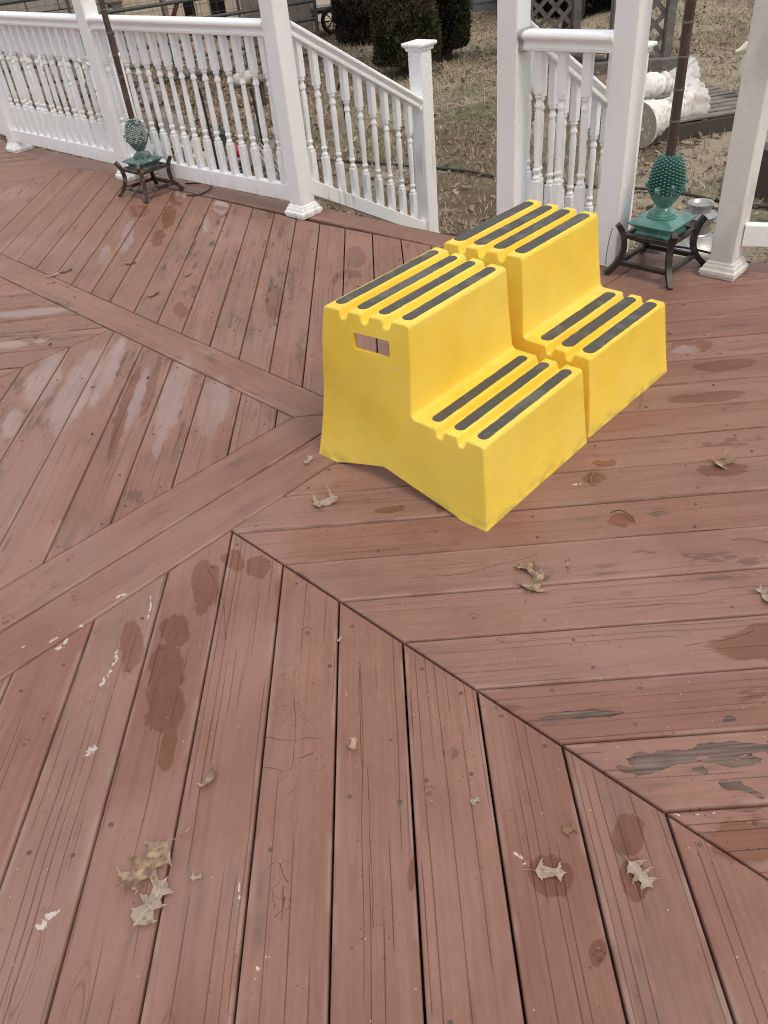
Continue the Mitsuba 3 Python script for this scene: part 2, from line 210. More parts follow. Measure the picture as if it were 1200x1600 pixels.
def yellow_color(p, n, uv):
    a = fbm(p.x * 5.0, p.y * 5.0, p.z * 5.0)
    s = noise(p.x * 34.0, p.y * 34.0, p.z * 34.0)
    c = mix((0.85, 0.60, 0.066), (0.87, 0.655, 0.106), smoothstep(0.3, 0.7, a))
    scuff = smoothstep(0.66, 0.9, noise(p.x * 12.0, p.y * 12.0, p.z * 30.0)) * smoothstep(0.5, 0.8, s)
    c = mix(c, (0.84, 0.66, 0.22), scuff * 0.5)
    sp = noise(p.x * 170.0, p.y * 170.0, p.z * 170.0)
    c = mix(c, (0.30, 0.20, 0.06), smoothstep(0.90, 0.96, sp) * 0.35)
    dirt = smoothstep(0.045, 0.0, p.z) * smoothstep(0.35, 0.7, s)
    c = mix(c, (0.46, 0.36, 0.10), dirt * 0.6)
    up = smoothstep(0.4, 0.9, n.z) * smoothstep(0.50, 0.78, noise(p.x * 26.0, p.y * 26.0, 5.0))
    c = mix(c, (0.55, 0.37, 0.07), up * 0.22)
    mott = fbm(p.x * 14.0, p.y * 14.0, p.z * 9.0)
    c = c * (0.93 + 0.14 * mott)
    sc = smoothstep(0.84, 0.93, noise(p.x * 9.0 + p.z * 35.0, p.y * 9.0, p.z * 70.0)) * smoothstep(0.60, 0.75, noise(p.x * 5.0, p.y * 5.0, p.z * 5.0 + 9.0))
    return mix(c, (0.88, 0.74, 0.34), sc * 0.22)
def yellow_bump(p, n, uv):
    return noise(p.x * 220.0, p.y * 220.0, p.z * 220.0) + 2.0 * noise(p.x * 28.0, p.y * 28.0, p.z * 28.0)
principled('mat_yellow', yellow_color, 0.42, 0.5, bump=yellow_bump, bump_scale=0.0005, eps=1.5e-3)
def grip_color(p, n, uv):
    s = noise(p.x * 700.0, p.y * 700.0, 2.0)
    a = fbm(p.x * 20.0, p.y * 20.0, 3.0)
    c = mix((0.050, 0.049, 0.043), (0.115, 0.112, 0.102), s)
    c = mix(c, (0.17, 0.165, 0.15), smoothstep(0.5, 0.75, a) * 0.5)
    return mix(c, (0.5, 0.49, 0.45), smoothstep(0.955, 0.98, noise(p.x * 240.0, p.y * 240.0, 7.0)) * 0.5)
principled('mat_grip', grip_color, 0.7, 0.4, bump=lambda p, n, uv: noise(p.x * 900.0, p.y * 900.0, 0.0), bump_scale=0.0006, eps=4e-4)

def glaze_color(p, n, uv):
    a = fbm(p.x * 30.0, p.y * 30.0, p.z * 30.0)
    s = noise(p.x * 140.0, p.y * 140.0, p.z * 140.0)
    c = mix((0.070, 0.190, 0.165), (0.125, 0.290, 0.260), smoothstep(0.3, 0.7, a))
    return mix(c, (0.42, 0.45, 0.40), smoothstep(0.86, 0.95, s) * 0.4)
principled('mat_glaze', glaze_color, 0.22, 0.6)
def glaze_old(p, n, uv):
    a = fbm(p.x * 40.0, p.y * 40.0, p.z * 40.0)
    c = mix((0.055, 0.105, 0.105), (0.12, 0.18, 0.165), smoothstep(0.35, 0.65, a))
    return mix(c, (0.40, 0.37, 0.30), smoothstep(0.62, 0.78, noise(p.x * 70.0, p.y * 70.0, p.z * 70.0)) * 0.35)
principled('mat_glaze_old', glaze_old, 0.25, 0.6)
principled('mat_glaze_fruit', lambda p, n, uv: mix((0.024, 0.082, 0.068), (0.150, 0.320, 0.285), smoothstep(0.35, 0.85, uv.x)), 0.22, 0.6)
principled('mat_glaze_pale', lambda p, n, uv: mix((0.05, 0.10, 0.10), (0.60, 0.64, 0.62), smoothstep(0.28, 0.42, uv.x) * smoothstep(0.25, 0.45, noise(p.x * 90.0, p.y * 90.0, p.z * 90.0))), 0.3, 0.6)
def pole_color(p, n, uv):
    a = noise(p.x * 160.0, p.y * 160.0, p.z * 5.0)
    b = fbm(p.x * 20.0, p.y * 20.0, p.z * 14.0)
    return mix(mix((0.030, 0.020, 0.016), (0.085, 0.055, 0.042), a), (0.13, 0.095, 0.078), smoothstep(0.5, 0.75, b) * 0.5)
principled('mat_pole', pole_color, 0.4, 0.5)
principled('mat_pole_ring', (0.13, 0.115, 0.10), 0.45)
def iron_color(p, n, uv):
    a = noise(p.x * 50.0, p.y * 50.0, p.z * 50.0)
    return mix((0.020, 0.016, 0.013), (0.055, 0.042, 0.032), smoothstep(0.4, 0.8, a))
principled('mat_iron', iron_color, 0.42, 0.5)
def iron_worn(p, n, uv):
    a = noise(p.x * 45.0, p.y * 45.0, p.z * 45.0)
    return mix((0.030, 0.022, 0.018), (0.20, 0.155, 0.10), smoothstep(0.45, 0.8, a) * 0.8)
principled('mat_iron_worn', iron_worn, 0.4, 0.5)
principled('mat_cable', (0.02, 0.02, 0.021), 0.5)
def veins(uv):
    y = dr.abs(uv.y)
    s = uv.x * 7.0 - y * 7.0
    side = smoothstep(0.10, 0.03, dr.abs(s - dr.floor(s) - 0.5)) * smoothstep(0.45, 0.1, y)
    return dr.maximum(smoothstep(0.016, 0.008, y), 0.6 * side)
def leaf_color(p, n, uv):
    a = fbm(p.x * 60.0, p.y * 60.0, p.z * 60.0)
    c = mix((0.185, 0.115, 0.075), (0.40, 0.285, 0.195), smoothstep(0.3, 0.7, a))
    c = mix(c, (0.45, 0.345, 0.24), veins(uv) * 0.5)
    return mix(c, (0.11, 0.075, 0.055), smoothstep(0.58, 0.75, noise(p.x * 120.0, p.y * 120.0, 3.0)) * 0.55)
principled('mat_leaf', leaf_color, 0.7, 0.3)
def leaf_grey(p, n, uv):
    a = fbm(p.x * 70.0, p.y * 70.0, p.z * 70.0)
    return mix(mix(mix((0.23, 0.165, 0.125), (0.44, 0.345, 0.275), a), (0.52, 0.43, 0.34), veins(uv) * 0.45), (0.13, 0.10, 0.08), smoothstep(0.6, 0.8, noise(p.x * 160.0, p.y * 160.0, 3.0)) * 0.5)
principled('mat_leaf_grey', leaf_grey, 0.7, 0.3)
principled('mat_twig', (0.20, 0.12, 0.065), 0.7)
principled('mat_twig_dark', (0.05, 0.032, 0.024), 0.7)
scene['mat_aluminium'] = {'type': 'twosided', 'bsdf': {'type': 'principled', 'base_color': proc(lambda p, n, uv: mix((0.36, 0.36, 0.355), (0.56, 0.56, 0.56), fbm(p.x * 14.0, p.y * 14.0, p.z * 5.0))),
    'metallic': 0.85, 'roughness': proc(lambda p, n, uv: 0.36 + 0.25 * noise(p.x * 25.0, p.y * 25.0, p.z * 10.0))}}
principled('mat_screw', (0.115, 0.070, 0.058), 0.5)

def vcol(key, rough=0.85):
    scene[key] = {'type': 'twosided', 'bsdf': {'type': 'principled', 'base_color': {'type': 'mesh_attribute', 'name': 'vertex_color'}, 'roughness': rough, 'specular': 0.2}}
vcol('mat_blades'); vcol('mat_litter'); vcol('mat_needles')

def ground_color(p, n, uv):
    a = fbm(p.x * 1.1, p.y * 1.1, 2.0)
    b = fbm(p.x * 9.0, p.y * 9.0, 3.0)
    c = noise(p.x * 70.0, p.y * 70.0, 4.0)
    soil = mix((0.080, 0.060, 0.047), (0.165, 0.125, 0.095), b)
    straw = mix((0.20, 0.168, 0.128), (0.30, 0.255, 0.20), b)
    g = mix(soil, straw, smoothstep(0.36, 0.6, a + 0.3 * (c - 0.5)))
    g = mix(g, (0.10, 0.105, 0.055), smoothstep(0.52, 0.68, fbm(p.x * 1.7 + 9.0, p.y * 1.7, 6.0)) * 0.55)
    return g * (0.85 + 0.3 * c)
principled('mat_ground', ground_color, 0.95, 0.1)
principled('mat_bark', lambda p, n, uv: mix((0.04, 0.03, 0.024), (0.10, 0.08, 0.065), noise(p.x * 30.0, p.y * 30.0, p.z * 6.0)), 0.9, 0.2)
def old_wood(p, n, uv):
    a = noise(p.x * 40.0, p.y * 40.0, p.z * 40.0)
    return mix((0.115, 0.105, 0.098), (0.21, 0.195, 0.185), fbm(p.x * 9.0, p.y * 9.0, p.z * 9.0)) * (0.8 + 0.4 * a)
principled('mat_grey_wood', old_wood, 0.85, 0.2)
principled('mat_pallet', lambda p, n, uv: mix((0.10, 0.09, 0.082), (0.30, 0.275, 0.25), fbm(p.x * 12.0, p.y * 12.0, p.z * 12.0)), 0.85, 0.2)
principled('mat_pallet_dark', (0.075, 0.066, 0.06), 0.9, 0.2)
def plaster(p, n, uv):
    a = fbm(p.x * 11.0, p.y * 11.0, p.z * 11.0)
    c = mix((0.80, 0.785, 0.76), (0.55, 0.51, 0.46), smoothstep(0.5, 0.72, a))
    return mix(c, (0.38, 0.33, 0.27), smoothstep(0.62, 0.8, noise(p.x * 34.0, p.y * 34.0, p.z * 34.0)) * 0.5)
principled('mat_plaster', plaster, 0.8, 0.3, bump=lambda p, n, uv: fbm(p.x * 40.0, p.y * 40.0, p.z * 40.0), bump_scale=0.0010)
def disc_face(p, n, uv):
    r = dr.sqrt(dr.square(uv.x) + dr.square(uv.y))
    k = smoothstep(0.04, 0.0, dr.abs(r - 0.66 - 0.14 * (noise(uv.x * 3.0, uv.y * 3.0, 5.0) - 0.5))) * smoothstep(0.35, 0.5, noise(uv.x * 8.0, uv.y * 8.0, 1.0))
    k2 = smoothstep(0.62, 0.7, noise(uv.x * 7.0, uv.y * 7.0, 3.0)) * smoothstep(0.75, 0.3, r)
    return mix((0.40, 0.345, 0.27), (0.80, 0.78, 0.74), dr.maximum(k, k2))
principled('mat_plaster_end', disc_face, 0.85, 0.2)
principled('mat_ivory', lambda p, n, uv: mix((0.74, 0.69, 0.56), (0.60, 0.54, 0.42), fbm(p.x * 14.0, p.y * 14.0, p.z * 14.0)), 0.6, 0.3)
def stone(p, n, uv):
    return mix((0.16, 0.145, 0.13), (0.38, 0.35, 0.32), fbm(p.x * 18.0, p.y * 18.0, p.z * 18.0)) * (0.8 + 0.4 * noise(p.x * 90.0, p.y * 90.0, p.z * 90.0))
principled('mat_stone', stone, 0.9, 0.2)
principled('mat_gate', lambda p, n, uv: mix((0.050, 0.058, 0.058), (0.085, 0.092, 0.09), noise(p.x * 9.0, p.y * 9.0, p.z * 9.0)), 0.5, 0.4)
principled('mat_wire', (0.16, 0.15, 0.145), 0.6)
principled('mat_beige_metal', lambda p, n, uv: mix((0.62, 0.54, 0.44), (0.48, 0.41, 0.335), fbm(p.x * 5.0, p.y * 5.0, p.z * 2.0)) , 0.6, 0.3)
principled('mat_taupe_metal', lambda p, n, uv: mix((0.27, 0.235, 0.21), (0.21, 0.18, 0.16), fbm(p.x * 4.0, p.y * 4.0, p.z * 2.0)), 0.6, 0.3)
principled('mat_block', lambda p, n, uv: mix((0.24, 0.215, 0.195), (0.36, 0.325, 0.295), fbm(p.x * 8.0, p.y * 8.0, p.z * 8.0)), 0.9, 0.2)
principled('mat_dark_opening', (0.012, 0.012, 0.012), 0.9, 0.1)
principled('mat_white_siding', lambda p, n, uv: mix((0.78, 0.75, 0.70), (0.66, 0.63, 0.58), fbm(p.x * 5.0, p.y * 5.0, p.z * 9.0)), 0.6, 0.3)
principled('mat_blue_siding', lambda p, n, uv: mix((0.16, 0.17, 0.19), (0.22, 0.23, 0.25), fbm(p.x * 5.0, p.y * 5.0, p.z * 9.0)), 0.7, 0.3)
principled('mat_rubber', (0.018, 0.018, 0.019), 0.7)
principled('mat_rust', lambda p, n, uv: mix((0.16, 0.075, 0.04), (0.085, 0.05, 0.036), noise(p.x * 30.0, p.y * 30.0, p.z * 30.0)), 0.8, 0.2)
principled('mat_pink_pipe', (0.42, 0.26, 0.21), 0.6)
principled('mat_red', (0.42, 0.035, 0.045), 0.45)
principled('mat_white_pot', lambda p, n, uv: mix((0.62, 0.60, 0.56), (0.42, 0.40, 0.37), fbm(p.x * 22.0, p.y * 22.0, p.z * 22.0)), 0.6, 0.3)
principled('mat_green_metal', (0.035, 0.055, 0.045), 0.5)
principled('mat_brown_tub', lambda p, n, uv: mix((0.040, 0.024, 0.020), (0.065, 0.040, 0.034), noise(p.x * 14.0, p.y * 14.0, p.z * 14.0)), 0.5, 0.4)
principled('mat_terracotta', (0.33, 0.15, 0.08), 0.8, 0.2)
principled('mat_hose', (0.030, 0.026, 0.022), 0.6)

# ------------------------------------------------------------------ mesh helpers
def cat(ms):
    vs, fs, o = [], [], 0
    for v, f in ms:
        vs.append(v); fs.append(np.asarray(f) + o); o += len(v)
    return np.vstack(vs), np.vstack(fs)

def hull(pts):
    m = m3.Manifold.hull_points(np.asarray(pts, np.float64)).to_mesh()
    return np.array(m.vert_properties[:, :3], float), np.array(m.tri_verts)

def box(c, s, b=0.004, R=None):
    """Chamfered box of full size s centred on c."""
    h = np.asarray(s, float) / 2
    b = min(b, h.min() * 0.49)
    P = []
    for sx in (-1, 1):
        for sy in (-1, 1):
            for sz in (-1, 1):
                for k in range(3):
                    q = h.copy(); q[[j for j in range(3) if j != k]] -= b
                    P.append(q * (sx, sy, sz))
    v, f = hull(P)
    if R is not None: v = v @ np.asarray(R).T
    return v + np.asarray(c, float), f

def Rz(a):
    c, s = math.cos(a), math.sin(a); return np.array([[c, -s, 0], [s, c, 0], [0, 0, 1.0]])
def Ry(a):
    c, s = math.cos(a), math.sin(a); return np.array([[c, 0, s], [0, 1, 0], [-s, 0, c]])
def Rx(a):
    c, s = math.cos(a), math.sin(a); return np.array([[1, 0, 0], [0, c, -s], [0, s, c]])
def move(m, R=None, t=(0, 0, 0), s=1.0):
    v = m[0] * s
    if R is not None: v = v @ np.asarray(R).T
    return v + np.asarray(t, float), m[1]

def loft(rings, closed=True, cap=True):
    """Quads between rings of equal vertex count; ends closed with fans (convex or star-shaped rings)."""
    n, k = len(rings[0]), len(rings)
    v = np.vstack(rings); f = []
    for i in range(k - 1):
        for j in range(n if closed else n - 1):
            a, b = i * n + j, i * n + (j + 1) % n
            f += [(a, b, b + n), (a, b + n, a + n)]
    if cap:
        c0, c1 = len(v), len(v) + 1
        v = np.vstack([v, rings[0].mean(0), rings[-1].mean(0)])
        for j in range(n):
            f += [(c0, (j + 1) % n, j), (c1, (k - 1) * n + j, (k - 1) * n + (j + 1) % n)]
    return v, np.array(f)

def lathe(prof, n=24, cap=True, square=False, rot=0.0):
    """prof: (radius or half width, z) upward; square gives four mitred sides."""
    if square: n, rot, kk = 4, rot + math.pi / 4, math.sqrt(2)
    else: kk = 1.0
    a = np.arange(n) * 2 * math.pi / n + rot
    return loft([np.stack([np.cos(a) * r * kk, np.sin(a) * r * kk, a * 0 + z], 1) for r, z in prof], cap=cap)

def tube(pts, r, n=8, cap=True):
    p = np.asarray(pts, float); r = np.broadcast_to(r, (len(p),))
    t = np.gradient(p, axis=0); t /= np.linalg.norm(t, axis=1, keepdims=True)
    ref = V(0, 0, 1) if abs(t[0, 2]) < 0.9 else V(1, 0, 0)
    x = np.cross(t[0], ref); x /= np.linalg.norm(x)
    rings = []
    a = np.arange(n) * 2 * math.pi / n
    for i in range(len(p)):
        x = x - t[i] * (x @ t[i]); x /= np.linalg.norm(x)
        y = np.cross(t[i], x)
        rings.append(p[i] + r[i] * (np.cos(a)[:, None] * x + np.sin(a)[:, None] * y))
    return loft(rings, cap=cap)

def spline(pts, k=8):
    from scipy.interpolate import CubicSpline
    p = np.asarray(pts, float); s = np.arange(len(p))
    return CubicSpline(s, p)(np.linspace(0, len(p) - 1, (len(p) - 1) * k + 1))

def prism(poly, z0, z1):
    """Extruded simple polygon, any shape."""
    m = trimesh.Trimesh(*_ext(poly, z1 - z0), process=False)
    v = np.array(m.vertices); v[:, 2] += z0
    return v, np.array(m.faces)
def _ext(poly, h):
    cs = m3.CrossSection([np.asarray(poly, np.float64)], m3.FillRule.NonZero)
    m = m3.Manifold.extrude(cs, h).to_mesh()
    return np.array(m.vert_properties[:, :3], float), np.array(m.tri_verts)

# ------------------------------------------------------------------ scene bookkeeping
def numbered(name, parent=None):
    base = (parent + '__' if parent else '') + name
    used = lambda k: k in scene or k in labels or any(s.startswith(k + '__') for s in scene)
    if not used(base): return base
    i = 1
    while used(f'{base}_{i:03d}'): i += 1
    return f'{base}_{i:03d}'
_count = {}
def part(name, parent, mesh, mat, smooth=30, kind=None, label=None, **kw):
    base = parent + '__' + name
    i = _count.get(base, 0); _count[base] = i + 1
    key = base if i == 0 else f'{base}_{i:03d}'
    scene[key] = mesh_dict(mesh, mat, smooth, **kw)
    if kind or label: labels[key] = {**({'kind': kind} if kind else {}), **({'label': label} if label else {})}
    return key
def mesh_dict(mesh, mat, smooth=30, **kw):
    if isinstance(mesh, dict):
        return {**mesh, **kw}
    return ply(mesh, mat, smooth=smooth, **kw)
def thing(name, label, category, group=None, kind=None):
    i = _count.get(name, 0); _count[name] = i + 1
    key = name if i == 0 else f'{name}_{i:03d}'
    labels[key] = {'label': label, 'category': category, **({'group': group} if group else {}), **({'kind': kind} if kind else {})}
    return key
def single(name, label, category, mesh, mat, smooth=30, group=None, kind=None, **kw):
    key = thing(name, label, category, group, kind)
    scene[key] = mesh_dict(mesh, mat, smooth, **kw)
    return key
def structure(name, mesh, mat, smooth=False, label=None, **kw):
    scene[name] = mesh_dict(mesh, mat, smooth, **kw)
    labels[name] = {'kind': 'structure', **({'label': label} if label else {})}
    return name
# ================================================================== SETTING
GZ = -0.5      # lawn level, half a metre below the deck boards
def ground_mesh():
    ys = np.concatenate([[-300, -60, -15, -4], np.arange(0, 26, 0.5), [30, 40, 60, 120, 300]])
    xs = np.concatenate([[-300, -100, -40, -20], np.arange(-14, 12.1, 0.5), [20, 40, 100, 300]])
    X, Y = np.meshgrid(xs, ys)
    Z = GZ + 0.05 * (meshkit.fbm(np.stack([X.ravel() * 0.35, Y.ravel() * 0.35, X.ravel() * 0], 1)).reshape(X.shape) - 0.5) * ((np.abs(X) < 18) & (Y > 4))
    Z = np.where(Y < 4, GZ - 0.02, Z)
    n = len(xs); f = []
    for j in range(len(ys) - 1):
        for i in range(n - 1):
            a = j * n + i; f += [(a, a + 1, a + 1 + n), (a, a + 1 + n, a + n)]
    return np.stack([X, Y, Z], -1).reshape(-1, 3), np.array(f)
structure('ground', ground_mesh(), 'mat_ground', smooth=True, label='dry winter lawn of straw coloured grass and fallen leaves beyond the deck')

# ---- the deck: every board a plank of its own
RIM = [(-3.6, 6.96), (-2.6, 6.05), (-1.6, 5.12), (-0.33, 3.935), (0.236, 3.465), (1.36, 2.87), (2.9, 2.06)]     # inner edge of the border board
BIG = 9.0
def half(a, b, c):
    """Region a x + b y < c as a huge polygon."""
    n = V(a, b); L = np.hypot(a, b); n /= L; p = n * (c / L); t = V(-n[1], n[0])
    return sg.Polygon([p + t * 30, p - t * 30, p - t * 30 - n * 60, p + t * 30 - n * 60])
def band(a, b, lo, hi): return half(a, b, hi).intersection(half(-a, -b, -lo))
frame = sg.Polygon([(-3.6, -1.6), (2.9, -1.6)] + RIM[::-1])
G = 0.0022
M_, A0, A1, A2, B0, B1 = 1.131, 2.087, 2.290, 2.494, 1.803, 2.004
r = lambda *ps: __import__('functools').reduce(lambda p, q: p.intersection(q), ps)
rs2 = G * 1.42
reg_near = r(frame, half(1, 1, M_ - rs2), half(-1, 1, A0 - rs2))
reg_right = r(frame, half(-1, -1, -M_ - rs2), half(-1, 1, A0 - rs2))
reg_left = r(frame, half(1, -1, -A2 - rs2), half(1, 1, B0 - rs2), half(-1, 1, 4.06 - rs2))
reg_left2 = r(frame, half(1, 1, B0 - rs2), half(1, -1, -4.06 - rs2))
reg_back = r(frame, half(-1, -1, -B1 - rs2), half(1, -1, -A1 - rs2), half(-1, 1, 7.47 - rs2))
reg_back2 = r(frame, half(-1, -1, -B1 - rs2), half(1, -1, -7.47 - rs2))
_board = [0]
TH = 0.032
def plank(poly, axis, mid):
    """One chamfered board from a convex outline; uv runs along and across it."""
    k = _board[0]; _board[0] += 1
    P = np.array(poly.exterior.coords)[:-1]
    if poly.exterior.is_ccw is False: P = P[::-1]
    keep = [i for i in range(len(P)) if np.hypot(*(P[i] - P[i - 1])) > 1e-4]
    P = P[keep]; n = len(P)
    if n < 3 or poly.area < 4e-4: return
    b = 0.0045
    def inset(d):
        out = []
        for i in range(n):
            e0, e1 = P[i] - P[i - 1], P[(i + 1) % n] - P[i]
            e0, e1 = e0 / np.hypot(*e0), e1 / np.hypot(*e1)
            n0, n1 = V(-e0[1], e0[0]), V(-e1[1], e1[0])
            m = (n0 + n1); m /= max(1e-6, m @ m / 2 * 1.0); m = (n0 + n1) / (1 + n0 @ n1) if 1 + n0 @ n1 > 0.15 else n0
            out.append(P[i] + m * d)
        return np.array(out)
    lr = np.random.default_rng(100 + k)
    dz = lr.normal(0, 0.0007)
    ax = V(*axis); ac = V(-ax[1], ax[0])
    tilt = lr.normal(0, 0.006); rise = lr.normal(0, 0.0004)
    def z(q, h): return h + dz + (q @ ac - mid) * tilt
    rings = []
    for d, h in ((0, -TH), (0, -b), (b * 0.3, -b * 0.3), (b, 0)):
        q = inset(d); rings.append(np.column_stack([q, z(q, h)]))
    v, f = loft(rings, cap=True)
    along = v[:, :2] @ ax; across = v[:, :2] @ ac - mid
    uv = np.column_stack([along + lr.uniform(0, 90), across + 10.0 * (k + 1)])
    part('board', 'deck', (v, f), 'mat_deck', smooth=False, uv=uv)
def boards(region, axis, cuts):
    ax = V(*axis); ac = V(-ax[1], ax[0])
    for a, b in zip(cuts[:-1], cuts[1:]):
        strip = r(region, band(ac[0], ac[1], a + G, b - G))
        for g in ([strip] if strip.geom_type == 'Polygon' else getattr(strip, 'geoms', [])):
            if g.geom_type == 'Polygon' and not g.is_empty: plank(g, axis, (a + b) / 2)
def ext(cuts, pitch, lo, hi):
    c = sorted(cuts)
    while c[0] > lo: c.insert(0, c[0] - pitch)
    while c[-1] < hi: c.append(c[-1] + pitch)
    return c
labels['deck'] = {'kind': 'structure', 'label': 'weathered red brown painted deck of boards laid in herringbone sections'}
Y, X = (0.0, 1.0), (1.0, 0.0)
neg = lambda c: sorted(-x for x in c)            # for boards along y the across axis points to -x
boards(reg_near, Y, neg(ext([-0.768, -0.619, -0.473, -0.327, -0.184, -0.041, 0.105, 0.25, 0.4], 0.1463, -3.7, 2.9)))
boards(reg_right, X, ext([0.734, 0.884, 1.028, 1.170, 1.310, 1.455, 1.592, 1.736, 1.872, 2.006, 2.142, 2.285, 2.42, 2.557, 2.70], 0.1425, -1.7, 4.4))
boards(reg_left, Y, neg(ext([-1.391, -1.254, -1.106, -0.96, -0.819, -0.676, -0.5325, -0.40], 0.141, -3.8, -0.2)))
boards(reg_left2, X, ext([2.669, 2.806, 2.954, 3.10, 3.235], 0.142, -1.7, 5.6))
boards(reg_back, Y, neg(ext([-1.935, -1.807, -1.673, -1.546, -1.432, -1.31, -1.198, -1.065, -0.944, -0.825, -0.695, -0.57, -0.45, -0.327, -0.2], 0.130, -3.9, 1.2)))
boards(reg_back2, X, ext([5.535, 5.66, 5.785, 5.91], 0.128, 4.0, 7.2))
s = math.sqrt(0.5)
# seam boards on the diagonals
boards(r(frame, half(-1, 1, A2)), (s, s), [A0 * s, A1 * s])
boards(r(frame, half(0, 1, 2.147 - G)), (s, s), [A1 * s, A2 * s])
boards(r(frame, half(0, -1, -2.147 - G)), (s, -s), [B0 * s, B1 * s])
# border board round the rim
rim = np.array(RIM)
for a, b, t in [(rim[0], rim[2], 0), (rim[2], rim[4], 0), (rim[4], rim[6], 0)]:
    d = (b - a) / np.hypot(*(b - a)); nrm = V(-d[1], d[0]) * (1 if (-d[1] * 0.7 + d[0] * 0.7) > 0 else -1)
    g = 0.0025
    poly = sg.Polygon([a + nrm * g + d * g, b + nrm * g - d * g, b + nrm * 0.145 - d * g, a + nrm * 0.145 + d * g])
    ac = V(-d[1], d[0])
    plank(poly, tuple(d), float((a + nrm * 0.0725) @ ac))
# skirt under the border and joists below the gaps
def wallstrip(a, b, z0, z1, th):
    d = (b - a) / np.hypot(*(b - a)); c = (a + b) / 2
    return box((c[0], c[1], (z0 + z1) / 2), (np.hypot(*(b - a)), th, z1 - z0), 0.003, Rz(math.atan2(d[1], d[0])))
for a, b in zip(rim[:-1], rim[1:]):
    d = (b - a) / np.hypot(*(b - a)); nrm = V(-d[1], d[0])
    nrm = nrm if nrm @ V(0.7, 0.7) > 0 else -nrm
    part('skirt', 'deck', wallstrip(a + nrm * 0.11, b + nrm * 0.11, -0.24, -TH - 0.002, 0.034), 'mat_joist', smooth=False)
for k, c in enumerate(np.arange(-1.3, 3.6, 0.405)):
    # joists run along the 45 degree diagonal below every section
    a0 = V(-2.6, 0) ; p = V(c * s * 1.0, c * s)
    ln = frame.intersection(sg.LineString([p + V(-s, s) * 9, p + V(s, -s) * 9]))
    if ln.is_empty: continue
    q = np.array(ln.coords)
    part('joist', 'deck', wallstrip(q[0], q[-1], -0.20, -TH - 0.004, 0.038), 'mat_joist', smooth=False)

# screw heads, two to a board on the joist lines
def screw_mesh():
    P = []
    lr = np.random.default_rng(5)
    one = lathe([(0.0042, -0.002), (0.0042, 0.0006), (0.0036, 0.0011), (0.0017, 0.0007), (0.0012, -0.0004)], 9)
    spots = []
    for xs, axis, reg in (([-0.6935, -0.546, -0.40, -0.2555, -0.1125, 0.032, 0.1775, 0.325, 0.4725, -0.84, -0.99], 'y', reg_near), ([0.809, 0.956, 1.099, 1.24, 1.3825, 1.5235, 1.664, 1.804, 1.939, 2.074, 2.2135, 2.3525, 2.4885, 0.66], 'x', reg_right),
                          ([-1.3225, -1.18, -1.033, -0.8895, -0.7475, -0.604, -0.466, -1.46], 'y', reg_left), ([-1.871, -1.74, -1.6095, -1.489, -1.371, -1.254, -1.1315, -1.0045, -0.8845, -0.76, -0.6325, -0.51, -0.3885, -0.26, -0.13, 0.0, 0.13], 'y', reg_back),
                          ([3.16, 3.03, 2.88, 2.74, 3.3], 'x', reg_left2)):
        for c in xs:
            line = sg.LineString([(c, -9), (c, 12)] if axis == 'y' else [(-9, c), (9, c)])
            seg = reg.intersection(line)
            if seg.is_empty or seg.geom_type != 'LineString': continue
            q = np.array(seg.coords); lo, hi = (q[:, 1].min(), q[:, 1].max()) if axis == 'y' else (q[:, 0].min(), q[:, 0].max())
            ts = [lo + 0.035, hi - 0.035] + list(np.arange(lo + 0.41 - (c % 0.2), hi - 0.12, 0.41))
            for t in ts:
                for o in (-0.042, 0.042):
                    if lr.random() < 0.22: continue
                    oo, tt = c + o + lr.normal(0, 0.006), t + lr.normal(0, 0.012) + (o if t == lo + 0.035 else (-o if t == hi - 0.035 else 0)) * 0.8
                    x, y = (oo, tt) if axis == 'y' else (tt, oo)
                    if reg.buffer(-0.012).contains(sg.Point(x, y)): spots.append((x, y))
    for x, y in spots:
        P.append(move(one, t=(x, y, 0.0002)))
    return cat(P)
part('screw_heads', 'deck', screw_mesh(), 'mat_screw', smooth=False, kind='stuff')

def crumbs():
    lr = np.random.default_rng(77); out = []; cols = []
    pal = [(0.09, 0.055, 0.04), (0.20, 0.13, 0.08), (0.30, 0.23, 0.16), (0.05, 0.035, 0.03)]
    fr = frame.buffer(-0.02)
    while len(out) < 380:
        x, y = lr.uniform(-2.6, 1.5), lr.uniform(0.35, 5.6)
        if lr.random() > 0.25 + 0.75 * (y > 2.2) or not fr.contains(sg.Point(x, y)): continue
        L = lr.uniform(0.0015, 0.0045) if y < 2.0 else lr.uniform(0.003, 0.013); w = L * lr.uniform(0.12, 0.5)
        m = hull(np.column_stack([lr.uniform(-L, L, 8), lr.uniform(-w, w, 8), lr.uniform(0, w * 0.8, 8)]))
        m = move(m, Rz(lr.uniform(0, 6.28)), (x, y, 0.0012))
        out.append(m); cols += [pal[lr.integers(0, 4)]] * len(m[0])
    return cat(out), np.array(cols)
m, c = crumbs()
single('leaf_crumbs', 'small crumbs of leaf and bark strewn over the deck boards', 'debris', m, 'mat_litter', smooth=False, kind='stuff', color=c)

